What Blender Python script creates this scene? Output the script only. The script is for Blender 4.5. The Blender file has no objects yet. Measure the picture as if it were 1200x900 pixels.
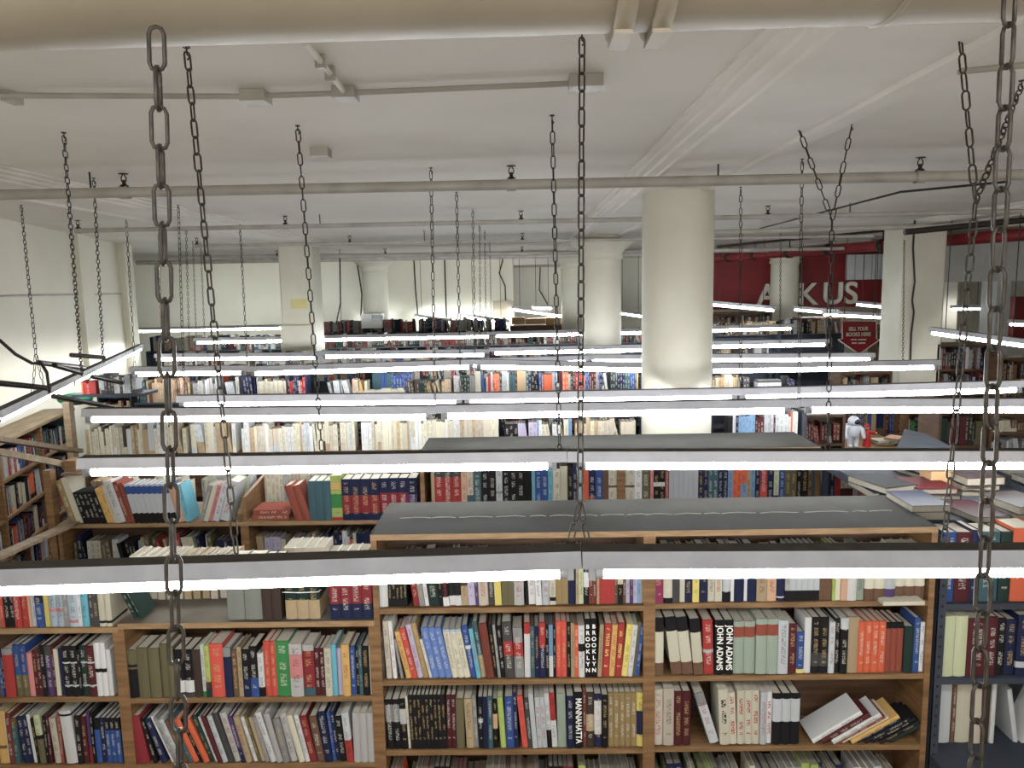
import bpy, math, random
from mathutils import Vector, Matrix
random.seed(11)
scene = bpy.context.scene
C = scene.collection
rad = math.radians
# ------------------------------------------------------------------ camera
H = 3.385                      # eye height above the shop floor
FPX = 870.0                    # focal length in pixels of a 1200 wide frame
pitch = math.atan(115/FPX); yaw = math.atan(15/FPX); roll = 0.02
f_ = Vector((-math.sin(yaw)*math.cos(pitch), math.cos(yaw)*math.cos(pitch), -math.sin(pitch)))
r0 = Vector((math.cos(yaw), math.sin(yaw), 0)); u0 = r0.cross(f_)
u_ = u0*math.cos(roll) + r0*math.sin(roll)
r_ = r0*math.cos(roll) - u0*math.sin(roll)
EYE = Vector((0, 0, H))
cam = bpy.data.objects.new('camera', bpy.data.cameras.new('camera'))
C.objects.link(cam)
M = Matrix((r_, u_, -f_)).transposed().to_4x4(); M.translation = EYE
cam.matrix_world = M
cam.data.sensor_width = 36; cam.data.lens = FPX/1200*36
cam.data.clip_start = .05; cam.data.clip_end = 200
scene.camera = cam
def ray(px, py):
    return f_*FPX + r_*(px-600) - u_*(py-450)
def py_(px, py, Y):            # sight line meets the upright plane Y
    d = ray(px, py); return EYE + d*(Y/d.y)
def pz_(px, py, z):            # sight line meets the level plane H+z
    d = ray(px, py); return EYE + d*(z/d.z)
def X_(px, py, Y): return py_(px, py, Y).x
def Z_(px, py, Y): return py_(px, py, Y).z
# ------------------------------------------------------------------ colour + materials
def lin(c):
    o = []
    for v in c[:3]:
        v = v/255
        o.append(v/12.92 if v <= .04045 else ((v+.055)/1.055)**2.4)
    return tuple(o)+(1,)
def newmat(name, rgb, rough=.6, metal=0, noise=.0, scale=6, stretch=(1,1,1), bump=0, rgb2=None, detail=4, spec=.5):
    m = bpy.data.materials.new(name); m.use_nodes = True
    nt = m.node_tree; b = nt.nodes['Principled BSDF']
    b.inputs['Roughness'].default_value = rough; b.inputs['Metallic'].default_value = metal; b.inputs['Specular IOR Level'].default_value = spec
    col = lin(rgb)
    if noise or rgb2:
        tc = nt.nodes.new('ShaderNodeTexCoord'); mp = nt.nodes.new('ShaderNodeMapping')
        mp.inputs['Scale'].default_value = stretch
        nz = nt.nodes.new('ShaderNodeTexNoise'); nz.inputs['Scale'].default_value = scale; nz.inputs['Detail'].default_value = detail
        rp = nt.nodes.new('ShaderNodeValToRGB')
        c2 = lin(rgb2) if rgb2 else tuple(v*(1-noise) for v in col[:3])+(1,)
        rp.color_ramp.elements[0].color = c2; rp.color_ramp.elements[1].color = col
        rp.color_ramp.elements[0].position = .3; rp.color_ramp.elements[1].position = .7
        nt.links.new(tc.outputs['Object'], mp.inputs['Vector']); nt.links.new(mp.outputs[0], nz.inputs['Vector'])
        nt.links.new(nz.outputs['Fac'], rp.inputs[0]); nt.links.new(rp.outputs[0], b.inputs['Base Color'])
        if bump:
            bp = nt.nodes.new('ShaderNodeBump'); bp.inputs['Strength'].default_value = bump; bp.inputs['Distance'].default_value = .01
            nt.links.new(nz.outputs['Fac'], bp.inputs['Height']); nt.links.new(bp.outputs[0], b.inputs['Normal'])
    else:
        b.inputs['Base Color'].default_value = col
    return m
def emitmat(name, rgb, s):
    m = bpy.data.materials.new(name); m.use_nodes = True
    nt = m.node_tree; nt.nodes.clear()
    o = nt.nodes.new('ShaderNodeOutputMaterial'); e = nt.nodes.new('ShaderNodeEmission')
    e.inputs[0].default_value = lin(rgb); e.inputs[1].default_value = s
    nt.links.new(e.outputs[0], o.inputs[0]); return m
def math_node(nt, op, a, b=None, c=None):
    n = nt.nodes.new('ShaderNodeMath'); n.operation = op
    for i, v in enumerate((a, b, c)):
        if v is None: continue
        if isinstance(v, (int, float)): n.inputs[i].default_value = v
        else: nt.links.new(v, n.inputs[i])
    return n.outputs[0]
def covermat():
    m = bpy.data.materials.new('book_cover'); m.use_nodes = True
    nt = m.node_tree; b = nt.nodes['Principled BSDF']; b.inputs['Roughness'].default_value = .6; b.inputs['Specular IOR Level'].default_value = .15
    at = nt.nodes.new('ShaderNodeAttribute'); at.attribute_name = 'col'
    ik = nt.nodes.new('ShaderNodeAttribute'); ik.attribute_name = 'ink'
    uv = nt.nodes.new('ShaderNodeUVMap'); uv.uv_map = 'uv'
    sp = nt.nodes.new('ShaderNodeSeparateXYZ'); nt.links.new(uv.outputs[0], sp.inputs[0])
    u, v = sp.outputs[0], sp.outputs[1]
    vf = math_node(nt, 'FRACT', v)
    mp = nt.nodes.new('ShaderNodeMapping'); mp.inputs['Scale'].default_value = (4, 62, 1)
    nt.links.new(uv.outputs[0], mp.inputs['Vector'])
    nz = nt.nodes.new('ShaderNodeTexNoise'); nz.inputs['Scale'].default_value = 1; nz.inputs['Detail'].default_value = 1.5
    nt.links.new(mp.outputs[0], nz.inputs['Vector'])
    letters = math_node(nt, 'GREATER_THAN', nz.outputs['Fac'], .5)
    mp2 = nt.nodes.new('ShaderNodeMapping'); mp2.inputs['Scale'].default_value = (.01, 5, 1)
    nt.links.new(uv.outputs[0], mp2.inputs['Vector'])
    nz2 = nt.nodes.new('ShaderNodeTexNoise'); nz2.inputs['Scale'].default_value = 1; nz2.inputs['Detail'].default_value = 0
    nt.links.new(mp2.outputs[0], nz2.inputs['Vector'])
    words = math_node(nt, 'GREATER_THAN', nz2.outputs['Fac'], .46)
    wu = math_node(nt, 'COMPARE', u, .5, .24)
    wv = math_node(nt, 'COMPARE', vf, .55, .37)
    k = math_node(nt, 'MULTIPLY', math_node(nt, 'MULTIPLY', letters, words), math_node(nt, 'MULTIPLY', wu, wv))
    k = math_node(nt, 'MULTIPLY', k, ik.outputs['Alpha'])
    mx = nt.nodes.new('ShaderNodeMixRGB'); nt.links.new(k, mx.inputs[0])
    nt.links.new(at.outputs['Color'], mx.inputs[1]); nt.links.new(ik.outputs['Color'], mx.inputs[2])
    nt.links.new(mx.outputs[0], b.inputs['Base Color']); return m
MT = dict(
 cover=covermat(),
 paper=newmat('page_paper', (194,187,170), .9, noise=.25, scale=90, stretch=(8,.3,.3)),
 paperdim=newmat('page_paper_dim', (124,118,104), .9, noise=.25, scale=90, stretch=(8,.3,.3)),  # same page paper, dimmer light put into its colour
 wood=newmat('oak_wood', (134,100,66), .5, scale=5, stretch=(1,1,9), rgb2=(96,69,42), bump=.1),
 woodh=newmat('oak_wood_long', (134,104,70), .5, scale=5, stretch=(1.2,9,9), rgb2=(98,72,45), bump=.1),
 woodd=newmat('dark_wood', (92,66,44), .55, scale=5, stretch=(1,1,9), rgb2=(62,42,28)),
 edge=newmat('pale_edge', (150,122,88), .5, scale=7, stretch=(1.5,9,9), rgb2=(124,97,66)),
 felt=newmat('grey_felt', (58,57,54), .85, scale=4, rgb2=(46,45,42), bump=.15, spec=.06),
 plank=newmat('pine_plank', (142,124,98), .6, scale=4, stretch=(1,6,6), rgb2=(108,92,70)),
 steel=newmat('grey_steel', (58,62,70), .7, 0, scale=5, rgb2=(46,50,57), spec=.15),
 hole=newmat('hole_dark', (18,20,24), .9),
 ceil=newmat('ceiling_paint', (236,231,223), .75, scale=.8, rgb2=(222,216,208), bump=.05),
 trim=newmat('moulding_paint', (238,233,226), .7, scale=2, rgb2=(226,221,212)),
 wall=newmat('cream_paint', (238,235,222), .8, scale=.7, rgb2=(226,222,206)),
 column=newmat('column_paint', (214,212,198), .6, scale=1.6, rgb2=(200,196,180)),
 duct=newmat('duct_paint', (176,165,146), .5, scale=3, rgb2=(160,150,132)),
 floor=newmat('floor_tile', (70,64,58), .6, scale=3, rgb2=(54,49,45)),
 lampbody=newmat('lamp_enamel', (150,150,154), .5, 0, spec=.2, scale=9, rgb2=(136,136,140)),
 dustboard=newmat('dusty_board', (104,98,88), .85, scale=5, rgb2=(80,75,68), spec=.1),
 lampbody2=newmat('lamp_enamel_light', (196,196,202), .5, 0, spec=.2, scale=9, rgb2=(182,182,189)),
 lamptop2=newmat('lamp_top_light', (120,118,118), .8, scale=14, rgb2=(98,96,95)),
 lamptop=newmat('lamp_dust', (70,65,58), .85, scale=14, rgb2=(54,49,44)),
 socket=newmat('lamp_socket', (150,150,150), .5, scale=6, rgb2=(120,120,122)),
 tube=emitmat('lamp_tube', (247,250,252), 36.0), tubefar=emitmat('lamp_tube_far', (245,251,250), 92.0), tubeside=emitmat('lamp_tube_side', (248,250,249), 30.0),
 chain=newmat('chain_zinc', (84,79,72), .4, .6, scale=60, rgb2=(58,54,50)),
 chaindark=newmat('chain_dark', (62,58,54), .45, .6, scale=60, rgb2=(44,41,38)),
 pipe=newmat('pipe_paint', (186,182,174), .5, scale=5, rgb2=(160,156,150)),
 brass=newmat('sprinkler_metal', (66,60,54), .4, .7, scale=20, rgb2=(44,40,36)),
 redpaint=newmat('red_paint', (128,28,32), .55, scale=2, rgb2=(108,22,26)),
 redpipe=newmat('red_pipe_paint', (150,46,50), .4, scale=4, rgb2=(118,32,36)),
 signwhite=newmat('sign_white', (226,222,210), .5, noise=.08),
 signred=newmat('sign_red', (146,22,32), .4, noise=.1),
 white=newmat('white_paint', (228,228,226), .5, noise=.06),
 greypanel=newmat('grey_panel', (190,192,192), .5, scale=2, rgb2=(172,174,175)),
 cable=newmat('cable_black', (40,38,36), .6, noise=.1),
 screen=newmat('screen_black', (30,34,42), .2, noise=.1),
 note=newmat('yellow_note', (206,196,140), .8, noise=.1),
 suit=newmat('white_suit', (214,218,226), .5, noise=.1),
 redcloth=newmat('red_cloth', (170,26,30), .6, noise=.15),
 skin=newmat('doll_skin', (206,170,140), .6, noise=.05),
 cardboard=newmat('cardboard', (168,132,92), .8, scale=4, rgb2=(148,114,78)),
 titlew=newmat('title_white', (232,230,222), .5, noise=.04),
 dark=newmat('dark_gap', (34,30,27), .9, noise=.1),
 strap=newmat('white_strap', (226,226,222), .5, noise=.04),
 green=newmat('green_cloth', (30,112,80), .7, noise=.15),
)
# ------------------------------------------------------------------ mesh builder
class MB:
    def __init__(s): s.v=[]; s.f=[]; s.m=[]; s.c=[]; s.k=[]; s.u=[]; s.sm=[]
    def face(s, pts, mi=0, col=None, ink=None, uv=None, sm=False):
        i = len(s.v); s.v += [tuple(p) for p in pts]; s.f.append(tuple(range(i, i+len(pts))))
        s.m.append(mi); s.c.append(col); s.k.append(ink); s.u.append(uv); s.sm.append(sm)
    def idx(s, vs, fs, mi=0, sm=False):
        i = len(s.v); s.v += [tuple(p) for p in vs]
        for f in fs:
            s.f.append(tuple(i+j for j in f)); s.m.append(mi); s.c.append(None); s.k.append(None); s.u.append(None); s.sm.append(sm)
    def box(s, x0,x1,y0,y1,z0,z1, mi=0, tf=None, top=None, col=None):
        P=[Vector(p) for p in ((x0,y0,z0),(x1,y0,z0),(x1,y1,z0),(x0,y1,z0),(x0,y0,z1),(x1,y0,z1),(x1,y1,z1),(x0,y1,z1))]
        if tf: P=[tf@p for p in P]
        i=len(s.v); s.v+=[tuple(p) for p in P]
        for n,f in enumerate(((0,3,2,1),(4,5,6,7),(0,1,5,4),(1,2,6,5),(2,3,7,6),(3,0,4,7))):
            s.f.append(tuple(i+j for j in f)); s.m.append(top if (top is not None and n==1) else mi)
            s.c.append(col); s.k.append(None); s.u.append(None); s.sm.append(False)
    def tube(s, pts, r, n=8, mi=0, closed=False, cap=True):
        pts=[Vector(p) for p in pts]; N=len(pts); rings=[]; up=None
        R = r if isinstance(r,(list,tuple)) else [r]*N
        for i,p in enumerate(pts):
            a=pts[(i-1)%N] if (closed or i>0) else p; b=pts[(i+1)%N] if (closed or i<N-1) else p
            t=(b-a).normalized()
            if up is None:
                up = Vector((0,0,1)) if abs(t.z)<.9 else Vector((1,0,0))
            side=t.cross(up).normalized(); up=side.cross(t).normalized()
            rings.append([p+(side*math.cos(2*math.pi*k/n)+up*math.sin(2*math.pi*k/n))*R[i] for k in range(n)])
        vs=[q for rg in rings for q in rg]; fs=[]
        for i in range(N if closed else N-1):
            j=(i+1)%N
            for k in range(n): fs.append((i*n+k, i*n+(k+1)%n, j*n+(k+1)%n, j*n+k))
        s.idx(vs, fs, mi, True)
        if cap and not closed:
            s.idx(rings[0], [tuple(range(n))[::-1]], mi); s.idx(rings[-1], [tuple(range(n))], mi)
    def lathe(s, prof, o=(0,0,0), n=24, mi=0, tf=None):
        vs=[]; fs=[]
        for r,z in prof:
            for k in range(n):
                p=Vector((r*math.cos(2*math.pi*k/n), r*math.sin(2*math.pi*k/n), z))
                if tf: p=tf@p
                vs.append(p+Vector(o))
        for i in range(len(prof)-1):
            for k in range(n): fs.append((i*n+k, i*n+(k+1)%n, (i+1)*n+(k+1)%n, (i+1)*n+k))
        s.idx(vs, fs, mi, True)
    def ball(s, o, r, n=12, mi=0, sc=(1,1,1)):
        pr=[(r*math.sin(math.pi*i/n), -r*math.cos(math.pi*i/n)) for i in range(n+1)]
        s.lathe(pr, o, n*2, mi, Matrix.Diagonal((*sc,1)))
    def prism(s, prof, y0, y1, mi=0, axis='y', cap=True):   # prof: (a,b) polygon
        n=len(prof)
        mk=(lambda a,b,t:(a,t,b)) if axis=='y' else ((lambda a,b,t:(t,a,b)) if axis=='x' else (lambda a,b,t:(a,b,t)))
        vs=[mk(a,b,y0) for a,b in prof]+[mk(a,b,y1) for a,b in prof]
        fs=[(i,(i+1)%n,n+(i+1)%n,n+i) for i in range(n)]
        if cap: fs+= [tuple(range(n))[::-1], tuple(range(n,2*n))]
        s.idx(vs, fs, mi)
    def mesh(s, name, mats):
        me=bpy.data.meshes.new(name); me.from_pydata(s.v,[],s.f)
        for m in mats: me.materials.append(MT[m] if isinstance(m,str) else m)
        me.polygons.foreach_set('material_index', s.m); me.polygons.foreach_set('use_smooth', s.sm)
        if any(c is not None for c in s.c):
            ca=me.attributes.new('col','FLOAT_COLOR','CORNER'); ka=me.attributes.new('ink','FLOAT_COLOR','CORNER')
            uvl=me.uv_layers.new(name='uv'); cd=[]; kd=[]; ud=[]
            for i,f in enumerate(s.f):
                for j in range(len(f)):
                    cd+=list(s.c[i] or (.5,.5,.5,1)); kd+=list(s.k[i] or (0,0,0,0)); ud+=list(s.u[i][j] if s.u[i] else (0,0))
            ca.data.foreach_set('color', cd); ka.data.foreach_set('color', kd); uvl.data.foreach_set('uv', ud)
        me.update(); return me
    def build(s, name, mats, parent=None):
        if isinstance(mats,str): mats=[mats]
        return obj(name, s.mesh(name, mats), parent)
def obj(name, me, parent=None):
    o=bpy.data.objects.new(name, me); C.objects.link(o)
    if parent: o.parent=parent
    return o
def tag(o, label=None, cat=None, group=None, kind=None):
    if label: o['label']=label
    if cat: o['category']=cat
    if group: o['group']=group
    if kind: o['kind']=kind
    return o
def thing(name, label, cat, loc=(0,0,0), group=None):
    o=bpy.data.objects.new(name, None); C.objects.link(o); o.location=loc
    o.empty_display_size=.05
    return tag(o, label, cat, group)
def part(name, mb, mats, parent):      # mb in world coordinates, parent an unrotated empty
    o=mb.build(name, mats, parent); o.matrix_parent_inverse=Matrix.Translation(-parent.location); return o
def localise(o, base):                 # move origin of a single-mesh thing to its base
    base=Vector(base); o.data.transform(Matrix.Translation(-base)); o.location=base; return o
def struct(name, mb, mats, kind='structure'):
    return tag(mb.build(name, mats), kind=kind)
def boxm(*a, **k):
    m=MB(); m.box(*a, **k); return m
def textmesh(txt, size, mat, bold=0.0, extrude=.0004):
    cu=bpy.data.curves.new('t','FONT'); cu.body=txt; cu.size=size; cu.extrude=extrude; cu.offset=bold
    cu.align_x='CENTER'; cu.align_y='CENTER'
    o=bpy.data.objects.new('t',cu); C.objects.link(o)
    dg=bpy.context.evaluated_depsgraph_get(); me=bpy.data.meshes.new_from_object(o.evaluated_get(dg))
    bpy.data.objects.remove(o); bpy.data.curves.remove(cu)
    me.materials.clear(); me.materials.append(MT[mat]); return me
ROT_UP = Matrix(((1,0,0,0),(0,0,-1,0),(0,1,0,0),(0,0,0,1)))          # text reads level, facing -Y
ROT_DOWN = Matrix(((0,1,0,0),(0,0,-1,0),(-1,0,0,0),(0,0,0,1)))       # text runs down the spine, facing -Y
# ------------------------------------------------------------------ room shell
CE = H+.8
XR = 13.0; YB = 23.0; YN = -1.2
WLd = Vector((-.2625, 1, 0))                       # run of the slanting left wall
def wl(Y): return -4.78-.2625*(Y-5.4)
YL1 = 12.6
struct('floor', boxm(-14, XR, YN, YB, -.05, 0), 'floor')
struct('ceiling', boxm(-14, XR, YN, YB, CE, CE+.15), 'ceil')
m = MB(); m.prism([(wl(YN), YN), (wl(YL1), YL1), (wl(YL1)-.25, YL1), (wl(YN)-.25, YN)], 0, CE, axis='z')
struct('wall_left', m, 'wall')
struct('wall_back', boxm(-14, XR, YB, YB+.2, 0, CE), 'wall')
struct('wall_right', boxm(XR, XR+.2, YN, YB, 0, CE), 'wall')
struct('wall_left_far', boxm(-14.2, -14, YL1, YB, 0, CE), 'wall')
struct('wall_left_return', boxm(-14, wl(YL1)-.02, YL1, YL1+.2, 0, CE), 'wall')
def pil(Y, w, d, n):
    m = MB(); x = wl(Y); m.prism([(x, Y-w/2), (x+d, Y-w/2-.26*d), (x+d-.2625*w, Y+w/2-.26*d), (x-.2625*w, Y+w/2)], 0, CE, axis='z')
    struct(n, m, 'wall')
pil(10.2, .5, .16, 'trim_1'); pil(12.3, .5, .2, 'trim_2')
m = MB()                                             # thin line along the left wall
a, b = py_(0, 341, 1), None
m.tube([(wl(5)+.012, 5, H), (wl(12.2)+.012, 12.2, H)], .012, 6); struct('trim_3', m, 'pipe')
# ceiling beams with stepped mouldings over the column lines
def beam(xc, n, hw=.46, dz=.06):
    P = []
    st = [(hw, 0), (hw, .012), (hw-.05, .014), (hw-.055, .03), (hw-.10, .032), (hw-.11, .046), (hw-.17, .048), (hw-.18, dz), (hw-.21, dz), (hw-.22, .04)]
    L = [(xc-x, CE-z) for x, z in st]; R = [(xc+x, CE-z) for x, z in st][::-1]
    m = MB(); m.prism([(xc-hw, CE+.02)]+L+R+[(xc+hw, CE+.02)], YN, YB); struct(n, m, 'trim')
beam(1.24, 'trim_4'); beam(-3.65, 'trim_5'); beam(5.9, 'trim_6')
# ------------------------------------------------------------------ columns
def column(X, Y, r, label, cap=True, square=0, base=None):
    o = thing('column', label, 'column', (X, Y, 0), 'painted columns')
    m = MB()
    if square:
        m.prism([(X-r+.03, Y-r), (X+r-.03, Y-r), (X+r, Y-r+.03), (X+r, Y+r), (X-r, Y+r), (X-r, Y-r+.03)], 0, CE-.1, axis='z')
    else:
        m.lathe([(r, 0), (r, CE-.02)], (X, Y, 0), 40)
    part('shaft', m, 'column', o)
    if cap:
        m = MB()
        if square: m.box(X-r-.05, X+r+.05, Y-r-.05, Y+r+.05, CE-.2, CE-.1)
        else: m.lathe([(r+.003, CE-.42), (r+.03, CE-.40), (r+.03, CE-.36), (r+.01, CE-.34), (r+.05, CE-.28), (r+.2, CE-.15), (r+.22, CE-.125)], (X, Y, 0), 40)
        part('capital', m, 'column', o)
    if base:
        m = MB(); m.prism([(X-r, Z_(350, 380, Y)), (X+r, Z_(350, 380, Y)), (X+r+.1, 0), (X-r-.1, 0)], Y-r-.05, Y-r); part('base_panel', m, 'column', o)
    return o
column(X_(793.5,350,6.55), 6.55, .305, 'round cream column nearest the viewer, rising behind the grey shelf top', cap=False)
column(X_(705,340,12.0), 12.0, .31, 'round cream column just left of the nearest column')
column(X_(673,340,17.6), 17.6, .31, 'white column peeping out left of the middle round column')
column(X_(353,340,12.3), 12.3, .27, 'square cream column on the left with a yellow note stuck on it', square=1, cap=False, base=1)
column(X_(440,340,17.6), 17.6, .3, 'far round column on the left with a flared top behind a white box')
column(X_(1069,350,10.9), 10.9, .3, 'square cream column on the right with a dark cable running down it', square=1, cap=False)
column(X_(919,340,17.4), 17.4, .31, 'round white column standing between the first letters of the red sign')
# note, box on columns
Y=12.3-.275
a=py_(341,362,Y); b=py_(360,350,Y)
tag(localise(boxm(a.x,b.x,Y-.004,Y,a.z,b.z).build('paper_note','note'),(a.x,Y,a.z)),'yellowed paper note stuck on the square left column','note')
Y=17.2; a=py_(427,384,Y); b=py_(450,367,Y)
o=thing('display_box','white box with a dark screen in front of the far round column','box',(a.x,Y-.3,a.z))
part('case',boxm(a.x,b.x,Y-.3,Y,a.z,b.z),'white',o)
a=py_(436,376,Y-.3); b=py_(449,369,Y-.3); part('screen',boxm(a.x,b.x,Y-.315,Y-.302,a.z,b.z),'screen',o)
# ------------------------------------------------------------------ big duct close overhead
Yd=1.32; rd=.17
# lower tangent of the duct as seen from the eye passes through (600, 44)
zt=py_(600,43,Yd).z; dvec=(zt-H)/Yd; zd=zt+rd*math.sqrt(1+dvec*dvec)
o=thing('ceiling_duct','large beige painted round duct crossing overhead close to the viewer','duct',(0,Yd,zd))
sl=.004
def dz_(x): return zd+sl*x
m=MB(); m.tube([(-2.2,Yd,dz_(-2.2)),(2.4,Yd,dz_(2.4))],rd,48); part('pipe',m,'duct',o)
for px,w in ((733,.032),(778,.03)):
    x=X_(px,40,Yd-.05)
    m=MB(); pr=[(rd+.001,-w/2),(rd+.014,-w/2),(rd+.014,w/2),(rd+.001,w/2)]
    tf=Matrix.Rotation(math.pi/2,4,'Y'); m.lathe(pr,(x,Yd,dz_(x)),48,0,tf)
    m.box(x-w/2,x+w/2,Yd-.03,Yd+.06,dz_(x)-rd-.018,dz_(x)-rd+.004)
    part('strap',m,'duct',o)
x=X_(1042,20,Yd); m=MB(); m.lathe([(rd+.0005,-.006),(rd+.004,-.004),(rd+.004,.004),(rd+.0005,.006)],(x,Yd,dz_(x)),48,0,Matrix.Rotation(math.pi/2,4,'Y')); part('seam',m,'duct',o)
for x in (-1.9,2.1): part('hanger',boxm(x-.015,x+.015,Yd-.006,Yd+.006,dz_(x)+rd-.02,CE),'duct',o)
# ------------------------------------------------------------------ chains
LP=.055
def linkmesh(name, r=.0032, w=.0105, l=.031, mat='chain', n=6, k=4):
    m=MB(); P=[]
    for i in range(k+1):
        a=math.pi*i/k; P.append((w*math.cos(a),0,(l-w)+w*math.sin(a)))
    for i in range(k+1):
        a=math.pi+math.pi*i/k; P.append((w*math.cos(a),0,-(l-w)+w*math.sin(a)))
    m.tube(P,r,n,closed=True); return m
LINK={}
def chain(top, bot, label, detail, group='lamp chains', mat='chain', hook=True, twist=None, more=()):
    top=Vector(top)
    o=thing('chain',label,'chain',tuple(Vector(bot)),group)
    tw=random.uniform(0,1.5) if twist is None else twist
    segs=[(top,Vector(bot))]+[(Vector(a),Vector(b)) for a,b in more]
    allm=MB()
    for a,b in segs:
        L=(b-a).length; n=max(1,int(L/LP)); d=(b-a).normalized()
        q=Vector((0,0,-1)).rotation_difference(d).to_matrix().to_4x4()
        for i in range(n):
            p=a+d*((i+.5)*L/n)
            T=Matrix.Translation(p)@q@Matrix.Rotation(tw+(math.pi/2 if i%2 else 0)+random.uniform(-.2,.2),4,'Z')
            if detail:
                if mat not in LINK: LINK[mat]=linkmesh('link').mesh('link',[mat])
                l=obj('link',LINK[mat],o); l.matrix_world=T; l.matrix_parent_inverse=Matrix.Translation(-Vector(bot)); l.matrix_basis=T
            else:
                lm=linkmesh('x',n=4,k=3); allm.idx([T@Vector(v) for v in lm.v],lm.f,0,True)
    if not detail: part('links',allm,mat,o)
    if hook:
        for a,b in segs[:1]+([segs[1]] if len(segs)>1 and abs(segs[1][0].z-CE)<.05 else []):
            m=MB(); m.tube([(a.x,a.y,a.z+.03),(a.x,a.y,a.z-.005),(a.x+.008,a.y,a.z-.014),(a.x,a.y,a.z-.022)],.003,6)
            m.lathe([(.012,CE-.004),(.012,CE)],(a.x,a.y,0),10) if a.z>CE-.1 else None
            part('hook',m,mat,o)
    return o
# ------------------------------------------------------------------ strip lamps
def lamp(A, B, label, group='fluorescent strip lamps', gapl=.03, simple=False, tube='tube', gl=None, gr=None, body=('lampbody2','lamptop2')):
    A=Vector(A); B=Vector(B); L=(B-A).length; d=(B-A).normalized(); mid=(A+B)/2
    o=thing('strip_lamp',label,'lamp',tuple(mid),group)
    q=Vector((1,0,0)).rotation_difference(d).to_matrix().to_4x4()
    # keep the housing level across its width
    s=d.cross(Vector((0,0,1))).normalized(); u=s.cross(d).normalized()
    q=Matrix((d,-s,u)).transposed().to_4x4()
    T=Matrix.Translation(mid)@q; hl=L/2+gapl; xl=-L/2-(gl or gapl); xr=L/2+(gr or gapl)
    m=MB(); z0=.028; z1=.083; w0=.05; w1=.038
    pr=[(-w0,z0),(-w0,z0+.008),(-w1,z1),(w1,z1),(w0,z0+.008),(w0,z0)]
    vs=[T@Vector((x,a,b)) for x in (xl,xr) for a,b in pr]; n=6
    m.idx(vs,[(i,n+i,n+(i+1)%n,(i+1)%n) for i in range(n) if i!=2]+[tuple(range(n)),tuple(range(n,2*n))[::-1]],0)
    m.idx(vs,[(2,n+2,n+3,3)],1)
    part('housing',m,list(body),o)
    m=MB(); m.tube([T@Vector((-L/2,0,0)),T@Vector((L/2,0,0))],.0225,12); tb=part('tube',m,tube,o)
    if not simple:
        for sgn in (-1,1):
            m=MB(); m.box(sgn*(L/2+.012)-.011,sgn*(L/2+.012)+.011,-.016,.016,-.024,.03,0,T); part('lampholder',m,'socket',o)
            m=MB(); x_=sgn*(L/2-.012); m.tube([T@Vector((x_-.0125,0,0)),T@Vector((x_+.0125,0,0))],.0232,12); cp=part('end_cap',m,'socket',o); cp.parent=tb
    else:
        for sgn in (-1,1):
            p=T@Vector((sgn*L*.35,0,.083)); m=MB(); m.tube([tuple(p),(p.x,p.y,CE-.07)],.006,5); part('suspension_wire',m,'chaindark',o)
    return o
ROWS=['nearest','second','third','fourth','fifth','sixth','seventh','eighth','ninth']
def lrow(i, Y, segs, names):
    E=[(py_(x0,y0,Y),py_(x1,y1,Y)) for x0,y0,x1,y1 in segs]
    for k,((A_,B_),nm) in enumerate(zip(E,names)):
        gl=min(.09,(A_-E[k-1][1]).length/2-.001) if k else None; gr=min(.09,(E[k+1][0]-B_).length/2-.001) if k+1<len(E) else None
        lamp(A_,B_,'white fluorescent strip lamp, %s of the %s lamp row'%(nm,ROWS[i]),tube='tube' if i<7 else 'tubefar',gl=gl,gr=gr,body=('lampbody','lamptop') if i<1 else ('lampbody2','lamptop' if i<3 else 'lamptop2'))
lrow(0,2.37,[(-215,697,664,670),(698,670,1578,667)],['left section','right section'])
lrow(1,3.82,[(103,553,647,545.5),(681,545.5,1226,545),(1262,545,1806,546)],['left section','middle section','right end'])
lrow(2,5.2,[(105,491.5,503,488.5),(521,487.5,922,481),(947,480,1347,480)],['left section','middle section','right section'])
lrow(3,6.15,[(214,474.5,538,471.5),(548,471.5,860,466),(870,466,1193,457)],['left section','middle section','right section'])
lrow(4,8.0,[(157,438.5,285,437),(297,438,552,430),(561,430,818,435),(833,435,1096,430.5)],['short left end','left section','section by the nearest column','right section'])
lrow(5,9.35,[(465,431,688,424),(692,423.5,1021,421)],['left section','right section'])
lrow(6,10.7,[(185,421,371,419.5),(380,418,569,416),(578,414,770,410),(778,407.5,968,404)],['left end','left middle section','right middle section','right end'])
lrow(7,13.2,[(230,401.5,372,399),(379,398.5,574,394.5),(580,394,752,390),(758,389.5,928,385)],['left end','left middle section','right middle section','right end'])
lrow(8,16.5,[(160,388.5,333,384.5)],['only section'])
def zl(p): return pz_(p[0],p[1],-.93)
A=zl((0,492)); B=zl((165,409)); d=(B-A).normalized()
for k,nm in enumerate(('near section','middle section','far section')):
    n=2.47; s0=B-d*(n*(3-k)-.03); s1=B-d*(n*(2-k)+.03)
    lamp(s0,s1,'strip lamp slanting along the left wall, %s'%nm,'slanting lamps by the left wall',body=('lampbody2','lamptop'),tube='tubeside')
for (x0,y0,x1,y1),nm in zip([(488,372,530,378.5),(547,371.5,594,379),(600,363,661,371),(625,361,646,361.5),(425,373,446,378),(725,367,752,371)],
    ['left of the three over the far shelves','middle of the three over the far shelves','right of the three over the far shelves','short one behind the others by the recess','short one beside the far left column','short one between the two round columns']):
    Y0=18.7; Y1=18.1 if x1-x0>25 else 18.4
    lamp(py_(x0,y0,Y0),py_(x1,y1,Y1),'far angled strip lamp, '+nm,'far angled lamps',simple=True,tube='tubefar')
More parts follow.
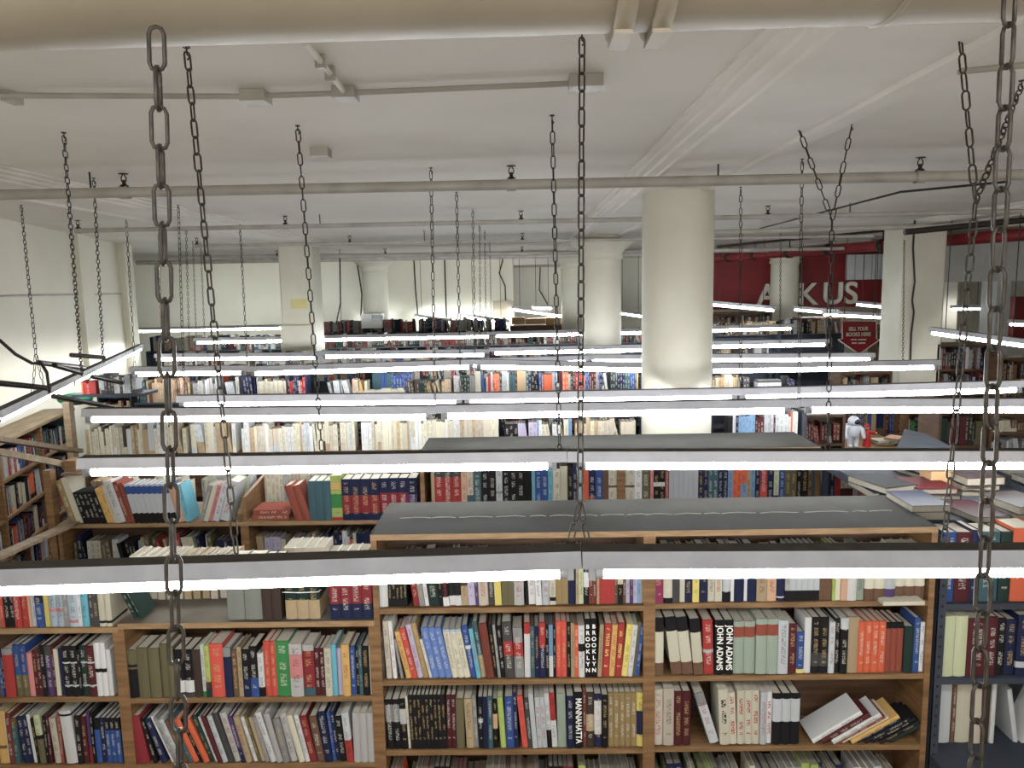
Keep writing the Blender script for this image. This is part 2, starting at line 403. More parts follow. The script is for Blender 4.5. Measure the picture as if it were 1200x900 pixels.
for (x0,y0,x1,y1),(Y0,Y1),nm in zip([(833,357,906,364),(932,363,980,367.5),(966,369,1037,372.5),(1004,357,1047,361),(1034,386.5,1046,387.5),(1093,390.5,1205,406),(1116,362.5,1150,362),(1184,380,1203,381)],
    [(15,13.6),(15.5,14.5),(14.5,13.5),(16.5,16),(15,15),(10.2,8.6),(15.8,15.8),(12.5,12.5)],
    ['below the left half of the red sign','right of the round white column','above the red arrow sign','below the letter S of the sign','short one left of the square right column','long one at the right edge under the red pipe','short one in front of the cream far right wall','short one at the right edge']):
    lamp(py_(x0,y0,Y0),py_(x1,y1,Y1),'right side strip lamp, '+nm,'right side lamps',simple=True,tube='tubeside')
# lamp row below the frame that carries the two nearest chains
lamp(Vector((-2.5,1.06,H-.93)),Vector((-.05,1.06,H-.93)),'strip lamp just below the frame, left section','lamps below the frame')
lamp(Vector((.02,1.06,H-.93)),Vector((2.47,1.06,H-.93)),'strip lamp just below the frame, right section','lamps below the frame')
# unseen lamps added behind the viewer to light the duct
for Y in (-.3,):
    for x in (-2.5,.02): lamp(Vector((x,Y,H+.62)),Vector((x+2.42,Y,H+.62)),'unseen strip lamp added on the ceiling behind the viewer, '+('left one' if x<0 else 'right one'),'added lamps behind the viewer',simple=True)
# ------------------------------------------------------------------ chains: near pair
def toplamp(px,py,Y): return py_(px,py,Y)
zL0=H-.93+.085
tp=py_(183,34,1.12); chain(tp,(X_(190,700,1.06),1.06,zL0),'thick looking grey chain nearest the viewer on the left, hanging from the duct',True,'nearest chains',twist=.15,hook=False)
tp=py_(1184,-20,1.12); chain(tp,(X_(1158,700,1.06),1.06,zL0),'large grey chain nearest the viewer at the right edge',True,'nearest chains',twist=.3,hook=False)
def zc(x,y): p=pz_(x,y,.78); return p
# row 1
chain(zc(219,62),py_(277,648,2.37),'grey chain on the left holding the nearest lamp row',True,twist=.9)
j=py_(680,588,2.37); e1=py_(668,636,2.37); e2=py_(689,636,2.37)
tp=zc(682,45); chain(tp,j,'grey chain in the middle holding both sections of the nearest lamp row',True,twist=.7,more=[(j,e1),(j,e2)])
j=py_(1143,237,2.5)
chain(zc(1125,42),j,'Y shaped grey chain at upper right holding the nearest lamp row',True,twist=.5,more=[(zc(1197,100),j),(j,py_(1106,640,2.4))])
# row 2
def sc(x,y,bx,by,Y,label,mat='chaindark'): return chain(zc(x,y),py_(bx,by,Y),label,False,mat=mat)
sc(75,160,96,440,6.0,'dark chain left of the nearest chain, over the slanting lamp')
sc(349,152,378,540,3.82,'dark chain passing the square left column, holding the second lamp row')
sc(647,140,656,533,3.82,'dark chain just left of the middle grey chain, holding the second lamp row')
j=py_(975,258,4.0); chain(zc(935,148),j,'Y shaped dark chain right of the nearest column',False,mat='chaindark',more=[(zc(998,148),j),(j,py_(970,534,3.82))])
sc(110,212,121,425,7.0,'dark chain left of the first wall pilaster, over the slanting lamp')
sc(505,200,510,478,5.2,'dark chain holding the third lamp row above its left joint')
sc(940,190,936,470,5.2,'dark chain holding the third lamp row right of the nearest column')
sc(535,228,540,461,6.15,'dark chain holding the fourth lamp row above its left joint')
sc(868,222,868,456,6.15,'dark chain holding the fourth lamp row right of the nearest column')
sc(209,243,216,466,6.15,'dark chain holding the left end of the fourth lamp row')
sc(148,260,158,430,8.0,'dark chain holding the left end of the fifth lamp row')
sc(281,262,290,430,8.0,'dark chain over the short lamp left of the square column')
sc(554,248,557,424,8.0,'dark thin chain holding the fifth lamp row in the middle')
j=py_(42,415,5.6); chain(zc(25,243),j,'dark chain at the far left that forks above the slanting lamp',False,mat='chaindark',more=[(j,py_(38,462,5.6)),(j,py_(52,455,5.6))])
for i,(x,y,bx,by,Y) in enumerate([(562,266,563,416,10.7),(568,272,570,418,10.7),(574,285,576,391,13.2),(218,270,222,412,10.7),(226,284,230,398,13.2),(398,290,400,396,13.2),(235,286,240,398,13.2),(186,275,190,412,10.7),(1060,262,1058,424,8.3),(972,300,968,400,11),(915,268,914,414,9.4)]):
    sc(x,y,bx,by,Y,'thin dark chain far back, %s'%['between the far lamps left of centre','second of the close trio left of centre','third of the close trio left of centre','left of the square column by the back wall','beside the far left lamps','right of the square left column','last of the far left group','first of the far left group','in front of the square right column','in front of the letter U','left of the far round white column'][i])
# ------------------------------------------------------------------ pipes overhead
def cylinder(name, a, b, r, mat, label, cat, extra=None):
    o=thing(name,label,cat,tuple(Vector(a))); m=MB(); m.tube([a,b],r,14); part('pipe',m,mat,o)
    if extra: extra(o)
    return o
def sprinkler(p, label):
    o=thing('sprinkler',label,'sprinkler',tuple(p)); x,y,z=p
    m=MB(); m.lathe([(.02,-.012),(.026,0),(.026,.012),(.012,.018),(.012,.034),(.016,.036),(.016,.042),(.006,.046)],(x,y,z),12); part('fitting',m,'brass',o)
    m=MB(); m.tube([(x-.015,y,z+.04),(x-.017,y,z+.06),(x-.004,y,z+.082)],.004,6); m.tube([(x+.015,y,z+.04),(x+.017,y,z+.06),(x+.004,y,z+.082)],.004,6)
    m.lathe([(0,.082),(.03,.083),(.03,.088),(0,.089)],(x,y,z),12); part('deflector',m,'brass',o)
def pipeline(Y, p0, p1, r, heads, nm, rods=()):
    a=py_(p0[0],p0[1],Y); b=py_(p1[0],p1[1],Y)
    d=(b-a)
    e=b+d*.03
    o=cylinder('sprinkler_pipe',a,e,r,'pipe','grey painted sprinkler pipe, '+nm,'pipe')
    for k,x in enumerate(heads):
        t=(x-p0[0])/(p1[0]-p0[0]); p=a+d*t+Vector((0,0,r))
        m=MB(); m.lathe([(r*1.25,-.03),(r*1.25,.03)],tuple(a+d*t),14,0,Matrix.Rotation(math.pi/2,4,'Y')); part('coupling',m,'pipe',o)
        sprinkler(p,'small upright sprinkler head, %s on the %s'%(['first','second','third','fourth','fifth'][k],nm))
    for x in rods:
        t=(x-p0[0])/(p1[0]-p0[0]); p=a+d*t
        m=MB(); m.tube([tuple(p),(p.x,p.y,CE)],.006,6); part('hanger_rod',m,'chaindark',o)
    return o
pipeline(5.0,(-30,229),(1230,204),.034,(150,607,1081),'nearest pipe across the ceiling',(848,110))
pipeline(8.1,(92,270.5),(1230,247),.024,(92,339,617,905),'second pipe across the ceiling',(380,1000))
pipeline(10.6,(231,288),(1000,277),.022,(231,412,615),'third pipe across the ceiling',(500,))
pipeline(13.0,(325,301.5),(1000,291),.03,(325,453,614),'fourth pipe across the ceiling',(700,))
for k,(Y,p0,p1,r) in enumerate([(15,(190,302),(1000,292),.04),(17,(160,308),(760,298),.05),(19.5,(360,304),(1000,296),.06),(9.3,(820,273),(1200,262),.03),(11.5,(840,289),(1060,268),.02),(7.4,(1060,272),(1210,257),.03)]):
    a=py_(*p0,Y); b=py_(*p1,Y); cylinder('ceiling_pipe',a,b,r,'pipe' if k<4 else 'chaindark','thin ceiling pipe, '+['far one over the left lamps','lowest far one on the left','farthest one across the middle','right one above the red pipe','slanting one right of the nearest column','dark one over the right edge'][k],'pipe')
# conduit with junction boxes
Y=2.98
o=thing('conduit','painted electrical conduit with junction boxes on the near ceiling','conduit',tuple(pz_(400,108,.78)))
P=[pz_(x,y,.775) for x,y in ((-20,112),(292,113),(405,109),(690,97))]
m=MB(); m.tube(P,.011,8); part('pipe',m,'pipe',o)
for x,y,w in ((300,113,.05),(405,109,.045),(686,96,.065)):
    p=pz_(x,y,.78); part('junction_box',boxm(p.x-w,p.x+w,p.y-.05,p.y+.05,CE-.047,CE-.002),'pipe',o)
P=[pz_(358,50,.775),pz_(402,106,.775)]; m=MB(); m.tube(P,.011,10); part('branch_pipe',m,'trim',o)
for t in (.35,.6):
    p=P[0].lerp(P[1],t); part('clip',boxm(p.x-.018,p.x+.018,p.y-.01,p.y+.01,CE-.047,CE-.002),'pipe',o)
p=pz_(14,114,.78); part('clip',boxm(p.x-.02,p.x+.02,p.y-.04,p.y+.04,CE-.042,CE-.002),'pipe',o)
p=pz_(376,178,.78); tag(localise(boxm(p.x-.05,p.x+.05,p.y-.05,p.y+.05,CE-.05,CE).build('ceiling_box','pipe'),(p.x,p.y,CE-.05)),'small square grey box on the ceiling right of a chain','box')
a=pz_(1122,84,.77); b=pz_(1215,75,.77); m=MB(); m.tube([a,b],.012,8); o=m.build('ceiling_conduit','pipe'); tag(localise(o,a),'short grey conduit on the ceiling at the upper right','conduit')
a=pz_(1055,225,.72); b=pz_(1180,213,.72); m=MB(); m.tube([pz_(890,268,.72),a,b],.01,8); tag(localise(m.build('ceiling_conduit','chaindark'),a),'dark slanting conduit under the ceiling right of the nearest column','conduit')
# red pipe
A=py_(1235,272,9.6); B=py_(836,303,17.0); d=B-A
o=cylinder('red_sprinkler_pipe',A,B,.085,'redpipe','thick red pipe running back from the right edge under the ceiling','pipe')
for t in (.28,.36,.52,.66,.8,.92):
    p=A+d*t; q=Vector((0,0,1)).rotation_difference(d.normalized()).to_matrix().to_4x4()
    m=MB(); m.lathe([(.088,-.05),(.105,-.05),(.105,.05),(.088,.05)],tuple(p),16,0,q); part('clamp',m,'chaindark',o)
    m=MB(); m.tube([tuple(p),(p.x,p.y,CE)],.012,6); part('hanger_rod',m,'chaindark',o)
m=MB(); A2=A+Vector((.15,.2,.13)); m.tube([A2,A2+d*.4],.03,10); part('side_pipe',m,'pipe',o)
# ------------------------------------------------------------------ red sign wall, letters, panels
YR=17.95
a=py_(832,363,YR); b=py_(1056,299,YR)
o=thing('sign_wall','dark red board above the far shelves carrying the pale ASK US letters','sign',(a.x,YR,a.z))
part('board',boxm(a.x,b.x+.2,YR,YR+.15,a.z,CE-.12),'redpaint',o)
for ch,px,py in (('A',899,347),('S',921,346),('K',946,346),('U',976,345),('S',997,344.5)):
    p=py_(px,py,YR-.06); me=textmesh(ch,.72,'signwhite',.012,.03); me.transform(ROT_UP)
    l=obj('letter',me,o); l.matrix_parent_inverse=Matrix.Translation(-o.location); l.location=p; l.scale=(1,1,1)
a=py_(992,328,YR-.3); b=py_(1043,300,YR-.3); 
o=thing('wall_panel','row of pale grey panels in front of the red board, upper right','panel',(a.x,YR-.3,a.z))
n=5
for k in range(n):
    x0=a.x+(b.x-a.x)*k/n; x1=a.x+(b.x-a.x)*(k+1)/n-.015; part('panel',boxm(x0,x1,YR-.3,YR-.22,a.z,b.z+.05),'greypanel',o)
# red arrow shaped sign
Ys=13.4
def q(x,y): p=py_(x,y,Ys); return (p.x,p.z)
o=thing('arrow_sign','red arrow shaped sign with pale lettering pointing down at a desk','sign',tuple(py_(1006,414,Ys)))
pts=[q(987,376),q(1027,376),q(1027,397),q(1031,398),q(1006.5,415),q(982,398),q(987,397)][::-1]
m=MB(); m.prism([(x,z) for x,z in pts],Ys,Ys+.04); part('board',m,'signred',o)
m=MB(); loop=[(x,Ys-.004,z) for x,z in pts]; m.tube(loop,.012,5,closed=True); part('border',m,'signwhite',o)
for t,px,py,hw in (('SELL YOUR',1006,385.5,11.5),('BOOKS HERE',1006,392,14.5)):
    me=textmesh(t,.13,'signwhite',.003,.004); w_=max(v.co.x for v in me.vertices); k=(py_(px+hw,py,Ys).x-py_(px-hw,py,Ys).x)/2/w_
    me.transform(Matrix.Diagonal((k,.095/.13,1,1))); me.transform(ROT_UP); l=obj('lettering',me,o); l.matrix_parent_inverse=Matrix.Translation(-o.location); l.location=py_(px,py,Ys-.008)
m=MB()
for y,hw in ((398,9),(402,8)):
    for s0,s1 in ((-hw,-2),(-.5,hw)):
        a=py_(1006+s0,y+.8,Ys); b=py_(1006+s1,y-.8,Ys); m.box(a.x,b.x,Ys-.006,Ys-.001,a.z,b.z)
part('small_lettering',m,'signwhite',o)
m=MB()
for sx in (990,1024):
    p=py_(sx,376,Ys); m.tube([(p.x,Ys+.02,p.z),(p.x,Ys+.02,CE)],.006,5)
part('hanging_wire',m,'chaindark',o)
# far right walls and bulkheads
a=py_(1096,331,13.2); b=py_(1206,282,13.2)
struct('trim_10',boxm(a.x-.25,b.x+1,13.2,13.5,a.z,CE),'greypanel')
a=py_(1094,392,15.0); b=py_(1165,330,15.0); struct('wall_right_far',boxm(a.x-.3,b.x,16.2,16.4,0,CE),'wall')
a=py_(1165,392,14.8); b=py_(1186,320,14.8); struct('trim_11',boxm(a.x,b.x,14.8,15.3,0,CE),'greypanel')
a=py_(1186,400,15.4); b=py_(1230,347,15.4); tag(localise(boxm(a.x,b.x,15.4,15.6,a.z,b.z).build('red_board','redpaint'),(a.x,15.4,a.z)),'red board at the right edge beyond the grey column','board')
# recess and back wall panels
a=py_(160,392,19); b=py_(601,306,19.0)
struct('wall_back_left',boxm(-14,b.x,19.0,19.2,0,CE),'wall')
a=py_(601,392,21.5); b=py_(662,312,21.5); struct('wall_back_recess',boxm(b.x-2.5,b.x+1.0,21.5,21.7,0,CE),'wall')
m=MB(); a=py_(602,310,19.05); b=py_(661,310,19.05); m.box(a.x,b.x,19.0,21.5,a.z-.02,CE); struct('trim_12',m,'ceil')
# cables hanging on the back wall and down the right column
def cable(pts,Y,r,label,mat='cable',ztop=True):
    P=[py_(x,y,Y) for x,y in pts]
    if ztop: P=[Vector((P[0].x,P[0].y,CE-.06))]+P
    m=MB(); m.tube(P,r,6); o=m.build('hanging_cable',mat); return tag(localise(o,P[-1]),label,'cable')
cable([(1073,243),(1070,290),(1072,330),(1069,352),(1071,366),(1068,390),(1067,422)],10.58,.012,'dark cable running down the square right column')
for k,(p,nm) in enumerate([([(419,312),(422,330),(424,345),(423,370)],'left of the far round column'),([(485,305),(487,340),(490,372)],'right of the far round column'),([(589,306),(585,320),(592,335),(593,368)],'left of the recess'),([(633,316),(632,340),(641,355),(643,362)],'inside the recess'),([(521,306),(523,372)],'straight one in the middle'),([(447,305),(446,330),(449,368)],'close right of the column')]):
    cable(p,18.9 if k!=3 else 21.3,.018,'thin dark cable hanging against the back wall, '+nm)
cable([(398,290),(399,355),(394,380)],16,.015,'dark wire fork over the far left books',ztop=True)
# loose cables and pipes around the slanting lamp on the left
P=[pz_(-30,385,-.28),py_(0,399,5.2),py_(18,415,5.4),py_(38,426,5.6),py_(48,425,5.6),py_(55,437,5.5),py_(58,460,5.4)]
m=MB(); m.tube(P,.012,6); tag(localise(m.build('loose_cable','cable'),P[-1]),'black cable drooping down to the slanting lamp at the far left','cable')
for (pp,Y0,Y1,nm) in [(((45,425),(98,431)),5.7,6.9,'upper one across the slanting lamp'),(((-20,447),(58,455)),5.3,5.8,'lower left one behind the slanting lamp'),(((83,416),(122,419)),7.2,7.6,'short one by the pilasters'),(((62,464),(132,477)),6.1,6.9,'one under the slanting lamp pointing right'),(((108,441),(158,452)),7.0,7.9,'one between slanting lamp and fifth row'),(((64,428),(95,437)),5.9,6.4,'doubled one under the upper conduit')]:
    a=py_(*pp[0],Y0); b=py_(*pp[1],Y1)
    m=MB(); m.tube([a,b],.022,8); tag(localise(m.build('steel_rail','chaindark'),a),'grey steel rail near the left wall, '+nm,'rail')
# ------------------------------------------------------------------ book engine
PAL=dict(stone=(128,130,120),black=(30,28,30),white=(214,212,210),cream=(206,198,172),red=(178,46,42),crimson=(146,36,44),maroon=(88,32,38),orange=(222,92,40),vermilion=(214,72,52),
 yellow=(222,200,84),amber=(216,168,76),green=(46,132,62),darkgreen=(34,56,50),teal=(62,96,104),blue=(48,82,148),navy=(34,40,74),sky=(120,158,196),cyan=(96,176,196),
 purple=(84,60,108),lavender=(184,172,198),grey=(140,138,136),darkgrey=(72,70,70),lightgrey=(176,172,168),brown=(112,80,58),darkbrown=(70,54,46),tan=(178,152,112),
 ochre=(160,132,80),olive=(104,96,64),sage=(146,160,142),pink=(208,124,122),magenta=(150,46,88),peach=(214,164,128),brick=(150,70,50),lime=(168,190,80),pale=(170,186,198),
 silver=(190,194,196),mint=(200,206,160),cornflower=(96,128,192),beige=(196,182,162),rust=(126,58,42))
NICE=dict(darkgreen='dark green',darkgrey='dark grey',lightgrey='light grey',darkbrown='dark brown',sky='light blue',pale='pale blue',stone='grey',mint='pale green',magenta='magenta')
def nice(c): return NICE.get(c,c)
def tone(v):
    c=lin(v); L=.3*c[0]+.59*c[1]+.11*c[2]
    return tuple((x*.82+L*.18)*.74 for x in c[:3])+(1,)
LPAL={k:tone(v) for k,v in PAL.items()}
INKL=tone((222,216,200))[:3]+(.5,); INKD=tone((60,52,50))[:3]+(.5,); INKG=tone((196,164,96))[:3]+(.6,); INKR=tone((170,44,40))[:3]+(.6,)
def jit(c,a=.1):
    k=1+random.uniform(-a,a); return (c[0]*k,c[1]*k,c[2]*k,1)
def book_geom(mc, mp, t, h, d, bands, ink, T=None, uo=None, round_=True, pages=True):
    """cover into mc, page block into mp; spine on y=0 facing -Y"""
    T=T or Matrix(); b=min(.0025,t*.18); uo=random.randint(0,90) if uo is None else uo
    base=bands[0][2]
    cuts=sorted(set([0,1]+[z for bd in bands[1:] for z in bd[:2]]))
    def colat(z):
        c=base
        for z0,z1,cc in bands[1:]:
            if z0<=z<=z1: c=cc
        return c
    n=4 if round_ else 1; bulge=min(.006,t*.18) if round_ else 0
    xs=[t*i/n for i in range(n+1)]; ys=[-bulge*math.sin(math.pi*i/n) for i in range(n+1)]
    for z0,z1 in zip(cuts[:-1],cuts[1:]):
        c=colat((z0+z1)/2)
        for i in range(n):
            P=[T@Vector((xs[i],ys[i],z0*h)),T@Vector((xs[i+1],ys[i+1],z0*h)),T@Vector((xs[i+1],ys[i+1],z1*h)),T@Vector((xs[i],ys[i],z1*h))]
            uv=[(xs[i]/t,uo+.001+z0*.998),(xs[i+1]/t,uo+.001+z0*.998),(xs[i+1]/t,uo+.001+z1*.998),(xs[i]/t,uo+.001+z1*.998)]
            mc.face(P,0,c,ink if c==base or len(bands)<3 else (0,0,0,0),uv,round_)
        # side faces with the same bands
        for x,flip in ((0,0),(t,1)):
            P=[T@Vector((x,d,z0*h)),T@Vector((x,0,z0*h)),T@Vector((x,0,z1*h)),T@Vector((x,d,z1*h))]
            mc.face(P[::-1] if flip else P,0,c)
    tc=colat(.999); bc=colat(.001)
    for z,c,fl in ((h,tc,0),(0,bc,1)):
        P=[T@Vector((x,y,z)) for x,y in zip(xs,ys)]+[T@Vector((t,.004,z)),T@Vector((0,.004,z))]
        mc.face(P[::-1] if fl else P,0,c)
        for x0,x1 in ((0,b),(t-b,t)):
            P=[T@Vector((x0,.004,z)),T@Vector((x1,.004,z)),T@Vector((x1,d,z)),T@Vector((x0,d,z))]
            mc.face(P[::-1] if fl else P,0,c)
    for x0,x1 in ((0,b),(t-b,t)):
        mc.face([T@Vector((x1,d,0)),T@Vector((x0,d,0)),T@Vector((x0,d,h)),T@Vector((x1,d,h))],0,base)
    for x,fl in ((b,1),(t-b,0)):
        P=[T@Vector((x,d,0)),T@Vector((x,0,0)),T@Vector((x,0,h)),T@Vector((x,d,h))]
        mc.face(P[::-1] if fl else P,0,base)
    if pages:
        ins=min(.004,h*.02)
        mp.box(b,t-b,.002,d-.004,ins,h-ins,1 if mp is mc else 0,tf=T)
BOOKS=[]     # every book that is described one by one
def parse(tok):
    w=tok.split(); o=dict(n=1,h=None,a=0,b=[],ink=None,T=None,g=0,d=None,style=None)
    a=w[0]
    if '*' in a: a,n=a.split('*'); o['n']=int(n)
    o['w']=float(a); o['c']=w[1]
    for s in w[2:]:
        k,v=s[0],s[1:]
        if s.startswith('T:'): o['T']=s[2:].replace('_',' ')
        elif s.startswith('i:'): o['ink']=s[2:]
        elif s.startswith('l:'): _,c,f=s.split(':'); o['b'].append((0,float(f),c))
        elif s.startswith('u:'): _,c,f=s.split(':'); o['b'].append((1-float(f),1,c))
        elif s.startswith('m:'): _,c,f0,f1=s.split(':'); o['b'].append((float(f0),float(f1),c))
        elif k=='h': o['h']=float(v)
        elif k=='a': o['a']=float(v)
        elif k=='g': o['g']=float(v)
        elif k=='d': o['d']=float(v)
    return o
def shelf(x0, x1, fy, Y, hp, vh, place, group, spec, ymax=.2, back=.006, z=None, mort=0, fit=True):
    """x0,x1: run of the row; fy: where its floor shows; hp: usual book height, vh: height in view"""
    items=[]
    for tok in spec.split(';'):
        tok=tok.strip()
        if tok:
            p=parse(tok)
            for k in range(p['n']): items.append(dict(p, k=k, g=p['g'] if k==0 else 0))
    pm=(py_((x0+x1)/2+50,fy,Y)-py_((x0+x1)/2-50,fy,Y)).length/100      # metres per pixel
    X0=X_(x0,fy,Y); X1=X_(x1,fy,Y); zf=Z_((x0+x1)/2,fy,Y) if z is None else z
    hs=[]; gaps=[]; pa=0; ph=0
    for it in items:
        h=(it['h'] or hp*random.uniform(.9,1.03))*pm*1.02
        if it['k']>0: h=hs[-1]
        hs.append(h); ta,tb=math.tan(rad(it['a'])),math.tan(rad(pa))
        gaps.append(it['g']*pm+max(0,(min(h,ph) if ph else h)*(ta-tb))*.98); pa=it['a']; ph=h
    tail=max(0,-math.tan(rad(pa))*ph) if pa<0 else 0
    tot=sum(it['w'] for it in items)*pm
    s=(X1-X0-sum(gaps)-tail)/tot if fit else 1.0
    s=max(.55,min(1.25,s)); x=X0; vw=[]
    for i,(it,h,g) in enumerate(zip(items,hs,gaps)):
        x+=g; w=it['w']*pm*s; al=rad(it['a']); t=w*math.cos(al)*.966
        piv=x if it['a']>=0 else x+w
        d=min(ymax,it['d'] or random.uniform(.135,.165) if h>.17 else .11)
        if it['k']>0: d=vw[-1]['d']; off=vw[-1]['off']
        else: off=back+random.uniform(0,.012)
        base=jit(LPAL[it['c']],.12) if it['k']==0 else vw[-1]['base']
        dark=sum(base[:3])<.62
        ink=it['ink']
        if it['k']>0: inkc=vw[-1]['inkc']
        elif ink=='-': inkc=(0,0,0,0)
        elif ink: inkc=LPAL[ink]
        else: inkc=(random.choice([INKL,INKL,INKG]) if dark else random.choice([INKD,INKD,INKD,INKR])) if random.random()<.85 else (0,0,0,0)
        bands=[(0,1,base)]+[(a,b,jit(LPAL[c],.05) if it['k']==0 else LPAL[c]) for a,b,c in it['b']]
        bk=dict(X=piv,Y=Y+off,z=zf+.001,t=t,h=h,d=d,off=off,a=it['a'],c=it['c'],bands=bands,base=base,inkc=inkc,T=it['T'],area=it['w']*s*min(vh,h/pm),
                place=place,group=group,band=it['b'],k=it['k'],n=it['n'],flat=None)
        vw.append(bk); x+=w
    for i,b in enumerate(vw):
        b['left']=vw[i-1]['c'] if i else None; b['right']=vw[i+1]['c'] if i+1<len(vw) else None
    BOOKS.extend(vw)
# stuff books (past the three hundred largest): one object
ST=MB()
def put_stuff(b):
    T=Matrix.Translation((b['X'],b['Y'],b['z']))
    if b['flat']: T=b['flat']
    else: T=T@Matrix.Rotation(-rad(b['a']),4,'Y')@Matrix.Translation((0 if b['a']>=0 else -b['t'],0,0))
    book_geom(ST,ST,b['t'],b['h'],b['d'],b['bands'],b['inkc'],T,round_=False)
def stuff_row(xa, xb, Y, z, h, pal, d=.15, wmin=.014, wmax=.04, lean=.15, flip=False, axis=None, gap=.03, k_=1.0):
    """random run of small books between world x positions"""
    x=xa
    while x<xb-.02:
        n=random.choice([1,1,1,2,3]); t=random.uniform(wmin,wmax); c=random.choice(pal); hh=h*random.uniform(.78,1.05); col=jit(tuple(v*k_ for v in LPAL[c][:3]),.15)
        dark=sum(col[:3])<.62
        ink=(INKL if dark else INKD) if random.random()<.7 else (0,0,0,0); a=random.uniform(4,14) if random.random()<lean else 0
        bd=[(0,1,col)]
        if random.random()<.3: bd.append((0,random.uniform(.1,.4),tuple(v*k_ for v in LPAL[random.choice(pal)][:3])+(1,)))
        x+=math.tan(rad(a))*hh*.6
        for k in range(n):
            if x+t>xb: break
            T=Matrix.Translation((x,Y+random.uniform(0,.015),z))@Matrix.Rotation(-rad(a),4,'Y')
            if axis is not None: T=axis@T
            book_geom(ST,ST,t,hh,d,bd,ink,T,round_=False); x+=t/math.cos(rad(a))+.0008
        if random.random()<gap: x+=random.uniform(.03,.1)
def flatbook(X,Y,z,rz,L,W,T_,c,place,group,area,ink=None):
    """book lying on its side; L spine length, W width, T_ thickness"""
    M_=Matrix.Translation((X,Y,z+T_/2))@Matrix.Rotation(rz,4,'Z')@Matrix.Rotation(math.pi/2,4,'Y')@Matrix.Translation((-T_/2,0,-L/2))
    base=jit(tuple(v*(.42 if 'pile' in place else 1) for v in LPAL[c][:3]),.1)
    BOOKS.append(dict(X=X,Y=Y,z=z,t=T_,h=L,d=W,off=0,a=0,c=c,bands=[(0,1,base)],base=base,inkc=ink or (INKL if sum(base[:3])<.6 else INKD),T=None,area=area,place=place,group=group,band=[],k=0,n=1,flat=M_,left=None,right=None))
# ------------------------------------------------------------------ bookcases
def case(name,label,x0,x1,y0,y1,zt,floors,mat='wood',matl='woodh',top='felt',edge='edge',mid=True,th=.028,topped=True,group=None,back_full=False,post=False,z0=0):
    o=thing(name,label,'bookcase' if 'steel' not in name else 'shelving',(x0,y0,z0),group)
    for a,b in ((x0,x0+th),(x1-th,x1)):
        m=MB(); m.box(a,b,y0,y1,z0,zt-(th if topped else 0)); part('side_panel',m,mat,o)
    for f in floors:
        m=MB(); m.box(x0+th,x1-th,y0+.003,y1-.003,f-.026,f); part('shelf',m,matl,o)
    if topped:
        m=MB(); m.box(x0,x1,y0,y1,zt-th,zt,0,top=1); part('top_panel',m,[edge,top],o)
    if mid:
        ym=(y0+y1)/2 if not back_full else y1-.02
        m=MB(); m.box(x0+th,x1-th,ym-.005,ym+.005,z0+.02,zt-th-.001); part('back_panel',m,'woodd' if mat!='steel' else mat,o)
    return o
def Zs(x,y,Y): return Z_(x,y,Y)
YF=3.35; YF2=3.87
xA=X_(437,700,YF); xM=X_(761,720,YF); xR=X_(1095,700,YF); xL=X_(142,780,YF)
def down(f): return f+[f[-1]-.367*k for k in range(1,6) if f[-1]-.367*k>.08]
case('bookcase','tall wooden bookcase with worn grey top, centre left of the near row',xA,xM,YF,YF2,H-1.145,down([Zs(600,712,YF),Zs(600,796.5,YF),Zs(600,879,YF)]),group='near bookcases')
case('bookcase','tall wooden bookcase with grey top beside the grey steel shelves',xM,xR,YF,YF2,H-1.145,down([Zs(920,706,YF),Zs(920,791.5,YF),Zs(920,874.5,YF)]),group='near bookcases')
zM=Zs(300,729,YF)
case('bookcase','low wooden bookcase at lower left, half of its top empty',xL,xA,YF,YF2,zM,down([Zs(300,817.5,YF),Zs(300,895,YF)]),top='dustboard',group='near bookcases')
zF=Zs(60,736,YF)
case('bookcase','low wooden bookcase at the lower left corner of the picture',xL-1.25,xL,YF,YF2,zF,down([Zs(60,817.5,YF),Zs(60,897,YF)]),top='woodh',group='near bookcases')
# torn seam along the grey tops
def seam(xa,xb,Y,z,nm):
    m=MB(); x=xa
    while x<xb:
        L=random.uniform(.05,.22); n=6
        if random.random()<.9: m.tube([(x+L*i/n,Y+random.uniform(-.004,.004),z+.002+.004*math.sin(math.pi*i/n)) for i in range(n+1)],.0017,4)
        x+=L+random.uniform(.0,.03)
    o=m.build('paper_seam','pipe'); return tag(localise(o,(xa,Y,z)),nm,'seam')
seam(xA+.1,xM-.02,YF+.24,H-1.145,'torn pale seam across the worn grey top of the centre left bookcase')
seam(xM+.02,xR-.1,YF+.24,H-1.145,'torn pale seam across the grey top beside the steel shelves')
# second row
YB0=4.95; YB1=5.47
bx=[X_(66,612,YB0),X_(286,612,YB0),X_(494,606,YB0)]
zB=Zs(200,613,YB0)
case('bookcase','low wooden bookcase in the second row with leaning books on top',bx[0],bx[1],YB0,YB1,zB,[zB-.37,zB-.74,zB-1.1,zB-1.46],top='woodh',group='second row bookcases')
case('bookcase','low wooden bookcase in the second row carrying teal and blue volumes',bx[1],bx[2],YB0,YB1,zB,[zB-.37,zB-.74,zB-1.1,zB-1.46],top='woodh',group='second row bookcases')
xB2=X_(728,600,YB0); xB3=X_(962,530,YB0); xB4=X_(1100,600,YB0)
fl=[Zs(800,597,YB0)]; fl+= [fl[0]-.37*k for k in range(1,4)]
case('bookcase','tall wooden bookcase in the second row, left half of the far grey top',bx[2],xB2,YB0,YB1,H-1.12,fl,group='second row bookcases')
case('bookcase','tall wooden bookcase in the second row, right half of the far grey top',xB2,xB3,YB0,YB1,H-1.12,fl,group='second row bookcases')
case('bookcase','low wooden bookcase in the second row at the right end',xB3,xB4,YB0,YB1,fl[0],fl[1:],top='woodh',group='second row bookcases')
